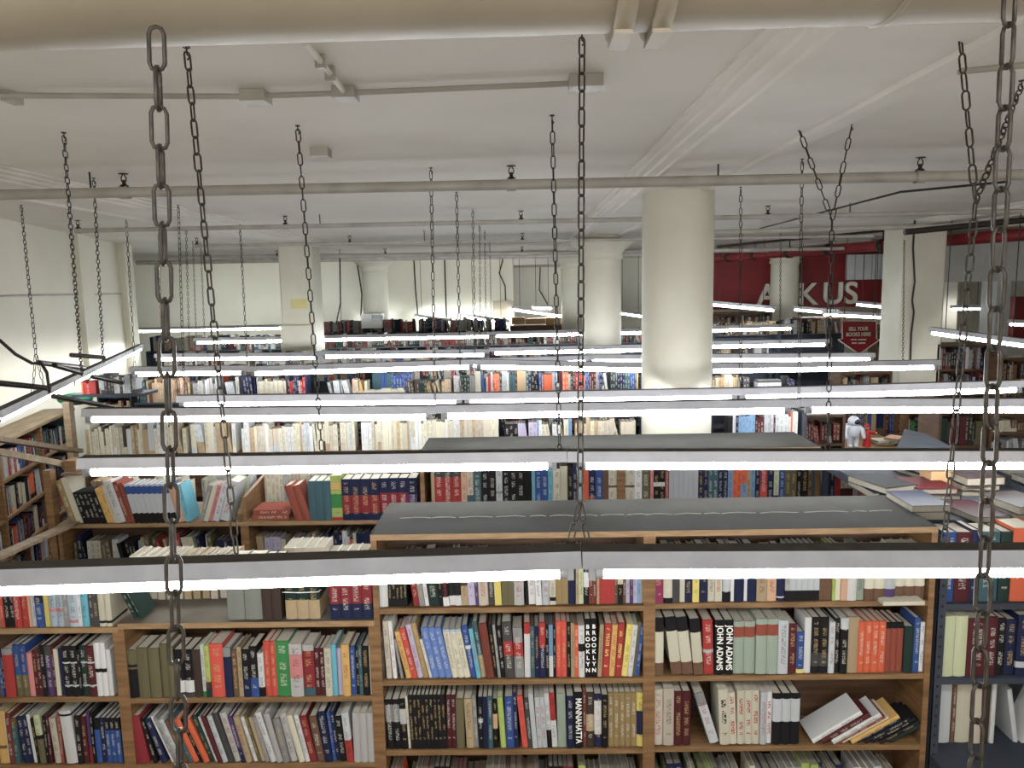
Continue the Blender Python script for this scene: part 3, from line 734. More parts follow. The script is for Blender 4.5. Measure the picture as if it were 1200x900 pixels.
x=bx[1]; m=MB(); m.prism([(YB0+.02,zB+.001),(YB1-.02,zB+.001),(YB1-.02,zB+.23),(YB0+.02,zB+.17)],x-.012,x+.012,axis='x'); tag(localise(m.build('shelf_divider','wood'),(x,YB0,zB)),'small brown upright board dividing the books on top of the second row','divider')
# third row
YC=6.5; zC=H-1.44
xc=[X_(97,533,YC)+1.235*k for k in range(4)]; xc.append(X_(748,520,YC))
for k in range(4):
    case('bookcase','low dark bookcase in the third row, '+['at the left end','second from the left','third from the left','just left of the nearest column'][k],xc[k],xc[k+1],YC,YC+.5,zC,[zC-.37,zC-.74,zC-1.1],mat='woodd',matl='woodd',top='woodd',edge='woodd',group='third row bookcases')
xc2=[X_(834,520,YC),X_(932,520,YC)]
case('bookcase','dark bookcase in the third row right of the nearest column with a blue grey end',xc2[0]+.12,xc2[1]+.05,YC,YC+.5,zC,[zC-.37,zC-.74,zC-1.1],mat='woodd',matl='woodd',top='woodd',edge='woodd',group='third row bookcases')
m=MB(); m.box(xc2[1]+.055,xc2[1]+.09,YC,YC+.4,0,H-1.15); tag(localise(m.build('end_panel','steel'),(xc2[1]+.055,YC,0)),'blue grey steel end panel of the third row right of the nearest column','panel')
# steel shelving rows further back
def steelrow(Y,xa,xb,zt,n,nm,lo=.33,depth=.45,cnt=3):
    w=(xb-xa)/n
    for k in range(n):
        case('steel_shelving','grey steel shelving unit, %s from the left in the %s'%(['first','second','third','fourth','fifth','sixth'][k],nm),xa+w*k,xa+w*(k+1)-.004,Y,Y+depth,zt,[zt-lo*j for j in range(1,cnt)],mat='steel',matl='steel',top='steel',edge='steel',th=.02,group='far steel shelving')
steelrow(8.15,X_(157,470,8.15),X_(752,466,8.15),Zs(500,466.5,8.15),5,'fourth row')
steelrow(8.15,X_(835,466,8.15),X_(936,463,8.15),Zs(900,464,8.15),1,'fourth row right of the column')
steelrow(9.7,X_(200,430,9.7),X_(752,430,9.7),H-1.2,4,'fifth row')
steelrow(11.2,X_(180,412,11.2),X_(665,412,11.2),H-1.17,4,'sixth row',)
steelrow(11.2,X_(836,412,11.2),X_(905,412,11.2),H-1.17,1,'sixth row right of the column')
steelrow(14.0,X_(170,405,14),X_(760,400,14),H-1.1,4,'seventh row')
steelrow(14.0,X_(836,395,14),X_(990,395,14),H-1.0,2,'seventh row right of the column')
steelrow(17.0,X_(372,390,17),X_(596,390,17),H-1.0,3,'last row',cnt=4)
# ------------------------------------------------------------------ rows of books, left to right
G='books on the near bookcases'
shelf(0,131,736,YF,64,46,'atop far left bookcase',G,"4 vermilion;6*2 black;8 red h60;7 red h60;3 peach;6 silver;9 navy l:blue:.5;5 yellow i:-;8*2 pale m:pink:.3:.36;6 grey;10 pale m:pink:.08:.14;4 white;8 cyan;5 darkgrey;6 darkgrey;7*2 cream i:- m:black:.07:.12")
shelf(0,133,817,YF,60,58,'upper shelf of far left bookcase',G,"4 blue;3 navy;13 red h58 u:grey:.12;8*2 blue h62 l:olive:.42;7 pink h52;5 maroon;5 maroon;6 black;8 purple u:darkgrey:.2;3 maroon;5 cream h56 i:-;6 navy h56;9*2 black h60 m:silver:.66:.69 m:silver:.2:.23;4 black;8 darkgreen h60 m:silver:.66:.69 m:silver:.2:.23;10 maroon h60 m:silver:.66:.69 m:silver:.2:.23;7*2 white h64 m:black:.45:.52;6 white i:-")
shelf(-2,143,896,YF,60,60,'lower shelf of far left bookcase',G,"12 amber h64 i:- m:brown:.28:.34;3 cream;7 rust;7 teal u:brown:.15;8 navy a3;6 navy a3;5 white a4 i:-;4 black a4;9 mint a3 l:olive:.5 m:black:.5:.58;4 black;4 maroon;9 beige a3;4 brick;16 white h64 a3 i:- m:black:.9:.94;8 black;7 maroon;6 purple l:crimson:.3;4 black;8 blue h54 u:black:.25;7 navy h54;7*3 blue h54 u:black:.26")
shelf(137,158,727,YF,52,40,'atop low left bookcase',G,"10 darkgreen a22 h46;4 darkgreen a24 h44")
shelf(266,437,727,YF,58,44,'atop low left bookcase',G,"20*2 stone h70 i:-;11*2 darkbrown h70 i:-;13*3 darkgreen h60 l:tan:.38 g4;12*4 crimson h60 l:navy:.3 g12")
shelf(150,437,817.5,YF,62,62,'upper shelf of low left bookcase',G,"13 black u:olive:.3 m:olive:.6:.64 i:-;13 olive i:-;13 olive i:-;8 olive i:-;8 olive i:-;11*2 black l:darkgrey:.08 m:white:.1:.35;9 darkbrown i:-;5 white l:green:.1;6 lime l:darkgreen:.3;16 vermilion h64;9 navy u:grey:.18;7 brown;5 tan;9 black l:navy:.4;9 black l:blue:.38;7 white h52 l:black:.22;7*2 vermilion h66;16 green h66;15 lightgrey m:pink:.35:.8;13 crimson l:teal:.16 u:lightgrey:.12;6*2 maroon;8 cream;6 cyan i:-;6 lavender;9 amber;6 blue;4 black;4 teal;8 black;3 cream")
shelf(152,440,895,YF,60,60,'lower shelf of low left bookcase',G,"17 crimson a8 h58 i:-;5 black a12;8 navy a16;3 white a20;5 grey a20;8 silver a20;6 brown a20;6 teal a20;9 orange a20 h56 i:-;5 black a20;8 orange a20 h56 i:-;6 darkgreen a18;4 white a17;6 maroon a16;7 silver a15;8 darkgrey a15;9 lightgrey a14;6 purple a13 l:navy:.3;8 tan a12;6 white a13;4 olive a13;5 tan a13;6 grey a13;8 white a14 h62;8 lightgrey a12;9 grey a10;9 lightgrey a10;8 cream a12;6 white a11;9 crimson a10;10 brown a8;10 navy a6;4 blue a5;5 navy a5;9 black a5;9 silver a4 l:red:.45;9*3 lightgrey h60 i:-")
# cream and tan backs standing at the rear of the empty half
shelf(152,276,704,3.615,52,20,'rear of low left bookcase top',G,";".join('%d %s h51 i:- g2'%(8,q) for q in ['cream','cream','cream','beige','beige','cream','tan','tan','tan','beige','beige','tan']),z=zM)
shelf(336,432,704,3.615,56,10,'rear of low left bookcase top, right',G,"12*4 beige h60 i:-;12*2 cream h52 i:-;12*2 beige h52 i:-",z=zM)
shelf(444,756,710.5,YF,60,36,'top shelf, centre left bookcase',G,"12 white i:-;5*4 black;5 black;8 crimson a7;7 grey a7;5 white a6;14 darkgreen a5;5 black a4;8 white a4 m:black:.2:.9;8 white a4 m:black:.2:.9;8 white a4 m:black:.2:.9;9 tan a3 m:darkbrown:.4:.46;9 lavender a3;4 purple a3;13 beige a2;8 darkgrey a2;9 yellow a2 i:-;8*2 olive i:-;13 lightgrey;4 black a2;9 white a2;8 white a2;10 silver;8 cream m:black:.08:.16;8*2 ochre;10 navy i:-;4 tan;6 mint;7 black m:white:.35:.65;5*2 rust;3 tan;5*4 red;4 brown;7 black u:cream:.6;4 brown;5 lavender;4 purple;5 lavender;5 sky;5 tan")
shelf(446,756,795.5,YF,66,66,'middle shelf, centre left bookcase',G,"6 darkgrey h56;8 beige a2 h70;6 white a3 h70;4 grey a8 h48;8 amber a12 h58;9 vermilion a12 h62;8 lavender a11 h66;8 ochre a11 h68;4 white a12 h48;10*3 cornflower a11 h62;9*3 cream a10 u:pale:.06;9 blue a9 m:white:.55:.62;6 cyan a8;8 teal a8 l:tan:.4;12 rust a7 i:-;5 black a6;4 grey a5;7 black a4;14 darkgrey a3 m:red:.4:.66;14 grey a2 m:red:.42:.7;9 white h66 u:red:.2;6 teal;7 navy;9 navy u:red:.45;5 black;6 sky l:white:.4;4 black;8*2 vermilion;6 black;5 tan;6 orange;9 white m:black:.5:.65;9 black h70 T:v:BROOKLYN i:-;9 black h70 T:v:BROOKLYN i:-;6 tan a-3;11 red a-4 i:yellow;8 amber a-4;10 red a-4 i:yellow;9 yellow a-6;7 white a-6;4 olive a-6;6 blue a-6")
shelf(452,757,878,YF,66,66,'lower shelf, centre left bookcase',G,"9*2 black a2 m:grey:.55:.9;8 black a2 m:silver:.5:.8;3 cream a2;5*9 black a1 h66 i:ochre;6*2 maroon;10 olive i:-;10 tan a2;5 grey a2;6 black m:silver:.5:.58;6 navy;6 teal;6 black m:peach:.4:.7;7 lime a3 i:-;10 blue a1;5 navy a1;7 vermilion a5;6 darkgrey a4;6 silver a4;6*2 silver a3 h62;6 white a3 l:black:.32;7 white a3 u:red:.5;11 sage a1;9 navy;11 black h68 T:MANNAHATTA i:-;4 rust;10 darkbrown m:tan:.3:.6;9 navy m:white:.24:.88;8 black;7*5 ochre h66;11 yellow h66 m:navy:.22:.66")
shelf(766,1085,705.5,YF,62,32,'top shelf, centre right bookcase',G,"12 magenta;11 black m:cream:.1:.6;9 darkgrey i:-;6 cream i:-;9 navy;8 yellow;11 navy;8 cream;9 cream;10 black m:silver:.2:.5;4 white i:-;12 navy i:-;4 white i:-;11 navy i:-;13 tan;11 peach;10 navy m:silver:.76:.79 m:silver:.06:.09;6 lightgrey l:black:.22;7*5 silver l:black:.2;5*3 brown;4 lime;6 cream i:-;8 peach i:-;11 white;9 sage;12*2 cream l:brown:.25 i:-;13 silver l:purple:.24 i:-;12*3 cream l:brown:.26 i:-")
shelf(766,1084,790.5,YF,66,66,'middle shelf, centre right bookcase',G,"12 cream h70 u:black:.24 l:brown:.22 i:-;13 cream h70 a7 u:black:.24 l:brown:.22 i:- g1;13 cream h70 a7 u:black:.24 l:brown:.22 i:-;12 cream h68 a5 u:black:.24 l:brown:.22 i:-;12 red a2 h66 m:lightgrey:.4:.46;11*2 black h66 T:JOHN_ADAMS i:-;13*2 sage i:- m:brick:.7:.9;13*2 sage i:- m:brick:.7:.9;12 silver;10 maroon i:ochre;9 blue h50 l:yellow:.1;8 white i:-;10*2 black m:darkgrey:.12:.36;7 silver;6 black;9 black u:silver:.2;12 tan h68 i:-;8*4 orange h62;7*3 brick h60 u:black:.12;11 darkgreen h56 i:-;7 blue;7 white")
shelf(766,937,873.5,YF,66,66,'lower shelf, centre right bookcase',G,"12 beige h68;13 beige h70;10*2 maroon h66;12 silver a17 h64 u:grey:.25 g4;12 cream a3 h68 i:black;9 cream a3 i:red;9*3 cream a1 i:red;8 silver;7 white i:red;11*3 black m:silver:.45:.9 h62 i:-")
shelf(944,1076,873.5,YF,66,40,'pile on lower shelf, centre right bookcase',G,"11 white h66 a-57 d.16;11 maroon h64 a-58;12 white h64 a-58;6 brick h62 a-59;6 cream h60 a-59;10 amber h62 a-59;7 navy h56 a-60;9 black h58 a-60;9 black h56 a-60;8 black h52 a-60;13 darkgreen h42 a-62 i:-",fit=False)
YS=3.36
G2='books on the grey steel shelves'
shelf(1104,1250,706,YS,84,60,'top shelf of grey steel unit',G2,"15 blue h84;18 maroon h84;9 navy h86;24 teal h84;14 darkgreen h84;30 orange h88 i:-;20 navy;15 maroon",ymax=.22)
shelf(1103,1250,793,YS,76,76,'middle shelf of grey steel unit',G2,"13*2 mint h74 i:-;21 maroon h70;10 maroon h72;9 black h70;11 navy h68;15 navy h74 l:navy:.1 m:silver:.14:.24;14 maroon;14 darkgreen;10 grey",ymax=.22)
shelf(1098,1165,872,3.42,82,78,'lower shelf of grey steel unit',G2,"16 silver h82 i:-;5 brown h82;17 cream h82 i:-;12 beige h80 i:-;9 darkbrown h80 i:-;5 white h78 i:-",z=None)
shelf(1178,1230,875,3.42,72,66,'tilted, lower shelf of grey steel unit',G2,"7 silver a10 h70 i:-;6 white a-22 h60 i:-;6 cream a-22 h58 i:-")
G3='books in the second row'
shelf(68,283,613.5,YB0,46,42,'atop second row left of divider',G3,"9 ochre a15 h52;8 cream a15 h55 i:-;6*5 black a15 h38;5*2 amber a16 h42;4 cream a15;12 white a15 h50;6 brick a15 h50;5 brick a14 h48;7*8 silver a12 h46 m:blue:.75:.95 l:black:.25;10 peach a12 h42 i:-;7 cyan a12 h44;6 grey a-17 h44 g8;6 cream a-18 h44 i:-;6 pink a-18 h44;8 silver a-18 h46;13 silver a-18 h48")
shelf(334,366,613,YB0,46,40,'atop second row right of divider',G3,"8*2 brick a16 h44 i:-")
shelf(362,490,611.5,YB0,50,46,'atop second row right of divider',G3,"9*3 teal h48 i:-;13 lime h54 m:green:.3:.6 m:amber:.7:.85 l:red:.1;11*4 navy h50 m:crimson:.2:.62;11*3 navy h50 m:crimson:.2:.66;11 navy h50 m:purple:.3:.62")
for k in range(2):
    p=py_(316,611.5-6*k,YB0+.02); flatbook(p.x+.01*k,YB0+.04,zB+.001+.036*k,0,.26,.19,.035,'brick','lying flat right of second row divider, '+('lower one','upper one')[k],G3,300)
shelf(506,960,597,YB0,52,30,'second row behind near grey top',G3,"4 tan;11*3 red u:darkgrey:.2;7 peach;8 beige l:teal:.4;10 teal;9*2 black;8 silver m:grey:.4:.46;9*3 black;9 black T:GRANT i:-;4 cyan;8*2 blue;6 cyan;9 cream;9 cream i:-;6 black;6 navy;5 silver;9 orange;8 navy l:brick:.35;9 blue;7 brown i:-;8*4 cream m:brown:.5:.55;9 white;10 olive;4 pink;7*2 black m:white:.55:.65;5 crimson;6*6 silver i:-;6*2 navy;6*2 teal;6*2 navy;6 sky;5*2 orange;7 orange l:sky:.6;5 tan;5 sky;6 navy;9 red l:vermilion:.5;8 navy;6 mint l:navy:.3;7 blue;7*2 olive;6 black;8 black;6 brown;8 teal i:-",ymax=.2,z=fl[0])
shelf(962,1098,590,YB0,52,34,'right end of second row',G3,"6*3 navy;8 red i:-;8*2 cream l:maroon:.4;5 white;6 pink;6 ochre;8 black u:ochre:.5;8*2 cream;5*2 blue;6 green;7 darkgreen;6 white i:-;5 maroon;9 brick i:-;6 maroon;6 pink;6 grey;5 black",z=fl[0])
# ------------------------------------------------------------------ the remaining books, told apart by nobody
CREAM=['cream','cream','beige','cream','white','cream','beige','silver','tan','cream','darkbrown']
MIX=['black','navy','white','cream','red','grey','blue','maroon','tan','teal','darkgreen','orange','silver','beige','lightgrey']
DARKS=['black','darkbrown','maroon','navy','darkgreen','darkgrey','rust','grey','black']
def Xp(px,py,Y): return X_(px,py,Y)
# lowest row in view of the near cases
f4=down([Zs(600,879,YF)])[1]
stuff_row(xA+.04,xM-.04,YF+.02,f4,.25,['tan','orange','grey','black','white','crimson','crimson','beige','beige','lime','cream'])
f4=down([Zs(920,874.5,YF)])[1]
stuff_row(xM+.04,xR-.12,YF+.02,f4,.25,['cream','beige','lime','darkgrey','silver','tan','navy','white','black'])
# lower shelf of the second row, seen under the first lamp row
stuff_row(bx[0]+.04,bx[1]-.04,YB0+.1,zB-.37,.25,['white','cream','tan','navy','grey','black','sky','red','olive'],lean=.3,d=.14)
stuff_row(bx[1]+.04,bx[2]-.04,YB0+.1,zB-.37,.25,['cream','silver','tan','navy','orange','white','lavender'],d=.14)
for xa,xb in ((bx[2],xB2),(xB2,xB3),(xB3,xB4)): stuff_row(xa+.04,xb-.04,YB0+.015,fl[1],.25,MIX)
# backs of books behind the leaning ones on the second row
stuff_row(bx[1]+.05,bx[2]-.3,YB0+.3,zB,.3,['cream','silver','cream','beige'],lean=0,d=.13,gap=0)
stuff_row(bx[0]+.9,bx[1]-.05,YB0+.3,zB,.27,['grey','silver','lightgrey','darkgrey','mint'],lean=.2,d=.13)
stuff_row(bx[0]+.1,bx[0]+.8,YB0+.3,zB,.25,['cream','beige','silver','tan'],lean=.2,d=.13)
# third row
stuff_row(xc[0]+.03,Xp(418,533,YC),YC+.01,zC,.27,CREAM,gap=.01,lean=.06,wmin=.013,wmax=.032)
stuff_row(Xp(424,533,YC),Xp(585,533,YC),YC+.01,zC,.3,['tan','cream','cream','white','beige','cream'],gap=0,lean=.05,wmin=.014,wmax=.03)
stuff_row(Xp(592,520,YC),Xp(672,520,YC),YC+.01,zC,.25,['black','silver','white','sky','lavender','orange','cream'],lean=.4)
stuff_row(Xp(674,520,YC),xc[4]-.02,YC+.01,zC,.26,['cream','tan','cream','beige'],gap=0,lean=.05)
stuff_row(xc2[0]+.15,xc2[1]+.03,YC+.01,zC,.28,['orange','black','white','maroon','sky','navy','silver','black'],gap=0,lean=0)
stuff_row(xc[0]+.1,xc[4]-.1,YC+.3,zC,.29,DARKS,lean=.2)
# fourth row and beyond
z4=Zs(500,466.5,8.15)
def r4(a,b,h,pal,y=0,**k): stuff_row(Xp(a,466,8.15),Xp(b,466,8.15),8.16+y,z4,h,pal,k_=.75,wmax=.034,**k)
r4(160,171,.26,['teal','navy'],lean=0); r4(172,224,.27,['peach','tan','brown'],lean=0,gap=0); r4(226,282,.26,['grey','silver','lightgrey'],lean=.1)
r4(283,300,.28,['navy']); r4(301,336,.26,['cream','lightgrey','beige'],gap=0); r4(337,362,.27,['red','navy','lightgrey'],lean=0)
r4(385,412,.24,['darkgrey','silver','grey'],lean=1); r4(413,432,.22,['amber','peach','cream']); r4(414,475,.11,['cream','white','silver'],lean=0,gap=0,d=.1)
r4(432,482,.3,['blue','teal','blue'],y=.22,lean=0,gap=0,d=.12); r4(478,500,.2,['darkgreen','darkbrown']); r4(500,532,.2,['tan','ochre','tan'],lean=.3); r4(532,750,.28,MIX+['red','amber'],lean=.05,gap=.01)
z4b=Zs(900,464,8.15)
stuff_row(Xp(836,466,8.15),Xp(866,466,8.15),8.17,z4b,.24,['tan','ochre','beige'],lean=0,gap=0); stuff_row(Xp(866,466,8.15),Xp(880,466,8.15),8.17,z4b,.24,['darkgrey','grey'])
for k in range(6):
    T=Matrix.Translation((Xp(889,464,8.15)+.042*k,8.17,z4b)); c=LPAL['silver']; book_geom(ST,ST,.041,.17,.16,[(0,1,c),(.85,1,LPAL['darkgrey'])],INKD,T,round_=False)
stuff_row(Xp(920,464,8.15),Xp(932,464,8.15),8.17,z4b,.2,DARKS,lean=.5)
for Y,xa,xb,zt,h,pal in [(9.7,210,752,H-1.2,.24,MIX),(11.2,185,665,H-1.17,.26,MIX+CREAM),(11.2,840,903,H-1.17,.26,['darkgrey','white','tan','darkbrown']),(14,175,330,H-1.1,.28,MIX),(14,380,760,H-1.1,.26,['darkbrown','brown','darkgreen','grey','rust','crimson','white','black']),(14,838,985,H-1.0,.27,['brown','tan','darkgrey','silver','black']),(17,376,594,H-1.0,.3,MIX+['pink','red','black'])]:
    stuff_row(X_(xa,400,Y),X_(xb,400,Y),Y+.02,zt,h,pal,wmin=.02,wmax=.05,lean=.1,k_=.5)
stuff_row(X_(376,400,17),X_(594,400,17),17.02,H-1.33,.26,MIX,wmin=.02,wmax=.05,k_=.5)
# ------------------------------------------------------------------ bookcase along the slanting left wall
axisL=Matrix.Translation((wl(5.0)+.38,5.0,0))@Matrix.Rotation(math.atan2(1,-.2625),4,'Z')   # local x runs away along the wall, local -y faces the room
# local y grows towards the wall on the left when x points away
zt=H-1.28
for k in range(4):
    o=thing('bookcase','wooden bookcase along the slanting left wall, %s from the viewer'%['first','second','third','fourth'][k],'bookcase',(0,0,0),'left wall bookcases')
    o.matrix_world=axisL; W=.98; xa=-.6+k*1.0
    def lp(nm,mb,mat): q=mb.build(nm,mat,o); return q
    for a in (xa,xa+W): lp('side_panel',boxm(a,a+.028,0,.3,0,zt-.03),'wood')
    fls=[zt-.36,zt-.7,zt-1.04,zt-1.38,zt-1.72]
    for f in fls: lp('shelf',boxm(xa+.028,xa+W,.004,.295,f-.026,f),'woodh')
    lp('top_panel',boxm(xa,xa+W+.02,-.02,.3,zt-.028,zt),'plank'); lp('back_panel',boxm(xa+.028,xa+W,.296,.3,.05,zt-.03),'woodd')
    for f in fls[:4]: stuff_row(xa+.035,xa+W-.01,.03,f,.25,MIX+DARKS,axis=axisL,lean=.15,d=.16)
# things on the wall bookcase
p=pz_(66,470,-1.2); M_=Matrix.Translation(p)
o=thing('green_bag','folded green cloth on top of the left wall bookcase','cloth',tuple(p)); m=MB(); m.ball((p.x+.22,p.y,p.z+.02),.14,8,0,(1.4,1,.5)); part('cloth',m,'green',o)
for (px,py,Y,c,nm) in [(103,456,7.6,'red','red backed set standing at the left under the fifth lamp row')]:
    x0=X_(96,462,Y); x1=X_(113,462,Y); z0=Z_(100,462,Y); stuff_row(x0,x1,Y,z0,.14,['red','orange'],lean=0,d=.12)
    tag(localise(boxm(x0-.1,x1+.5,Y-.02,Y+.3,z0-.03,z0-.001).build('wall_shelf','steel'),(x0,Y,z0)),'grey steel shelf board at the left carrying small red books','shelf')
    stuff_row(x1+.03,x1+.45,Y,z0,.2,['grey','darkgrey','silver'],lean=.2,d=.12)
Y=8.9; x0=X_(112,450,Y); x1=X_(152,450,Y); z0=Z_(130,462,Y)
case('steel_shelving','grey steel shelving unit at the left end behind the slanting lamp',x0,x1,Y,Y+.4,z0+.02,[z0-.02,z0-.35,z0-.7],mat='steel',matl='steel',top='steel',edge='steel',th=.02,group='far steel shelving')
stuff_row(x0+.03,x1-.03,Y+.02,z0+.021,.22,['maroon','white','grey','rust','darkgrey','silver'],lean=.1); stuff_row(x0+.03,x1-.03,Y+.02,z0-.35,.25,['maroon','tan','grey'],lean=.1)
# ------------------------------------------------------------------ wooden braces at the left
def beam_(a,b,w,h,nm,lab,mat='plank'):
    a=Vector(a); b=Vector(b); d=(b-a); L=d.length; d.normalize(); s=d.cross(Vector((0,0,1))).normalized(); u=s.cross(d)
    T=Matrix.Translation(a)@Matrix((d,-s,u)).transposed().to_4x4()
    m=MB(); m.box(0,L,-w/2,w/2,-h/2,h/2,0,T); o=m.build(nm,mat); return tag(localise(o,a),lab,'brace')
beam_(py_(-40,509,4.5),py_(94,528.5,6.46),.05,.035,'wooden_brace','pale wooden brace reaching from the left edge to the third row, upper of two')
beam_(py_(-45,521,4.2),py_(80,545,4.98),.045,.04,'wooden_brace','pale wooden brace reaching from the left edge to the second row post, lower of two')
beam_(py_(-40,669,3.75),py_(86,613,4.93),.085,.02,'wooden_brace','grey brown wooden brace slanting up to the leaning books of the second row')
a=py_(75,553,4.9); b=py_(88,540,4.9); tag(localise(boxm(a.x,b.x,4.9,5.02,a.z,b.z).build('wood_block','wood'),(a.x,4.9,a.z)),'brown wooden block at the left end of the second lamp row','block')
a=py_(74,556.5,4.95); b=py_(104,553.5,4.95); tag(localise(boxm(a.x,b.x+.05,4.92,5.2,a.z,b.z).build('wood_board','wood'),(a.x,4.92,a.z)),'thin wooden board under the brown block of the second row','board')
a=py_(66,613,YB0+.01); tag(localise(boxm(a.x-.06,a.x-.01,YB0+.01,YB0+.07,0,Z_(66,552,YB0)).build('wood_post','wood'),(a.x,YB0,0)),'brown wooden post at the left end of the second row','post')
a=py_(90,540,YC); tag(localise(boxm(a.x-.05,a.x+.01,YC-.05,YC+.02,0,Z_(92,470,YC)).build('wood_post','plank'),(a.x,YC,0)),'pale wooden post at the left end of the third row','post')
# ------------------------------------------------------------------ grey steel unit at the right
xs0=xR+.012; xs1=xs0+.84; YS1=4.75; zS=H-1.19
o=thing('steel_shelving','large grey steel shelving unit with perforated posts, lower right corner','shelving',(xs0,3.34,0))
fs=[Zs(1150,706,3.36),Zs(1150,793,3.36),Zs(1150,872,3.42)]
for x,y in ((xs0,3.34),(xs1-.04,3.34),(xs0,YS1-.04),(xs1-.04,YS1-.04)):
    m=MB(); m.box(x,x+.04,y,y+.004,0,zS); m.box(x,x+.004,y,y+.04,0,zS); z=.1
    while z<zS-.03:
        if y<4: m.box(x+.015,x+.027,y-.0012,y-.0002,z,z+.014,1)
        z+=.05
    part('post',m,['steel','hole'],o)
for f in fs[:2]+[fs[2]-.37]: part('shelf',boxm(xs0+.005,xs1-.005,3.345,3.84,f-.03,f),'steel',o)
part('shelf',boxm(xs0+.005,xs1-.005,3.22,3.84,fs[2]-.03,fs[2]),'steel',o)
part('back_panel',boxm(xs0+.005,xs1-.005,3.84,3.846,.1,zS-.02),'steel',o)
part('top_panel',boxm(xs0,xs1,3.34+.24,YS1,zS-.02,zS),'steel',o)
for x in (xs0,xs1-.02): part('rail',boxm(x,x+.02,3.7,YS1,zS,zS+.03),'steel',o)
x2=xs1+.02; o=thing('steel_shelving','second grey steel unit beyond the perforated one at the right edge','shelving',(x2,3.9,0))
for x in (x2,x2+.88):
    for y in (3.9,4.76): part('post',boxm(x,x+.04,y,y+.04,0,zS+.0),'steel',o)
for z in (zS-.02,zS-.37,zS-.72): part('shelf',boxm(x2,x2+.92,3.91,4.79,z-.025,z),'steel',o)
for x in (x2+.001,x2+.905): part('rail',boxm(x,x+.014,3.9,4.8,zS-.02,zS+.05),'steel',o)
G4='flat books on the grey steel units'
fb=[]
k=0; ords=['first','second','third','fourth','fifth','sixth','seventh','eighth','ninth','tenth','eleventh','twelfth']
z2=zS-.02
for (X,Y,z,cols) in [(xs0+.16,3.8,zS,['darkgrey','navy']),(xs0+.42,3.78,zS,['maroon']),(xs0+.66,3.8,zS,['grey','darkbrown']),(xs0+.16,4.2,zS,['navy','black']),(xs0+.42,4.15,zS,['darkgrey','crimson']),(xs0+.67,4.2,zS,['tan','darkbrown','maroon']),(xs0+.6,4.58,zS,['darkbrown','grey','rust']),
    (x2+.2,4.12,z2,['navy','darkgrey','black']),(x2+.47,4.1,z2,['brown','maroon']),(x2+.72,4.15,z2,['tan','darkbrown']),(x2+.2,4.56,z2,['darkgrey','navy','black']),(x2+.48,4.58,z2,['maroon','brown']),(x2+.74,4.56,z2,['darkgrey','black','brick'])]:
    zz=z+.001
    for c in cols:
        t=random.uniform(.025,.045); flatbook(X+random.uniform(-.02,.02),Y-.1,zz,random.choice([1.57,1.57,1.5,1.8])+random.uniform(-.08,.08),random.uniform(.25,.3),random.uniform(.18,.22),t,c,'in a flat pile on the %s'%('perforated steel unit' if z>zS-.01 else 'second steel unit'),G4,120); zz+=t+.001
stuff_row(x2+.06,x2+.85,3.95,zS-.37,.26,DARKS+['orange'])
p=pz_(1098,572,-1.19); p=(p.x,p.y,zS); m=MB(); m.box(p[0]-.07,p[0]+.07,p[1]-.06,p[1]+.06,zS+.001,zS+.11); tag(localise(m.build('cardboard_box','cardboard'),p),'small brown cardboard box on the perforated steel unit','box')
# ------------------------------------------------------------------ right middle distance
Y=7.4
x0=X_(942,520,Y); x1=X_(990,520,Y); zt=Z_(960,486,Y)
case('bookcase','dark brown bookcase beyond the far grey top, left of the white astronaut figure',x0,x1,Y,Y+.4,zt,[zt-.3,zt-.62,zt-.95],mat='woodd',matl='woodd',top='woodd',edge='woodd',group='right side bookcases')
stuff_row(x0+.03,x1-.03,Y+.02,zt-.3,.22,DARKS); stuff_row(x0+.03,x1-.03,Y+.02,zt-.62,.25,DARKS)
Y=8.6; x0=X_(985,520,Y); x1=X_(1062,520,Y); zt=Z_(1020,523,Y)
o=thing('display_table','wooden display table with piled books behind the second lamp row','table',(x0,Y,0))
part('tabletop',boxm(x0,x1,Y-.1,Y+.7,zt-.04,zt),'woodh',o)
for x in (x0,x1-.06):
    for y in (Y-.1,Y+.64): part('leg',boxm(x,x+.06,y,y+.06,0,zt-.04),'wood',o)
# white astronaut figure
ax=X_(1000,505,Y); az=zt
o=thing('astronaut_figure','small white astronaut figure with dark visor standing on the display table','figure',(ax,Y,az))
s=.34/.36
m=MB()
for sx in (-1,1):
    m.tube([(ax+sx*.035,Y,az),(ax+sx*.037,Y,az+.05),(ax+sx*.033,Y,az+.12),(ax+sx*.028,Y,az+.16)],[.026,.03,.036,.04],12); m.ball((ax+sx*.036,Y-.012,az+.014),.03,8,0,(.9,1.3,.5))
    m.tube([(ax+sx*.06,Y,az+.235),(ax+sx*.095,Y-.01,az+.2),(ax+sx*.105,Y-.03,az+.15),(ax+sx*.1,Y-.05,az+.125)],[.03,.03,.026,.022],12); m.ball((ax+sx*.1,Y-.055,az+.118),.022,8)
m.tube([(ax,Y,az+.13),(ax,Y,az+.18),(ax,Y,az+.24),(ax,Y,az+.265)],[.062,.07,.066,.04],16)
part('suit',m,'suit',o)
m=MB(); m.ball((ax,Y,az+.3),.066,10); part('helmet',m,'suit',o)
m=MB(); m.ball((ax+.012,Y-.026,az+.3),.047,10,0,(1.05,1,.85)); part('visor',m,'screen',o)
m=MB(); m.box(ax-.05,ax+.05,Y+.055,Y+.1,az+.14,az+.26); part('backpack',m,'suit',o)
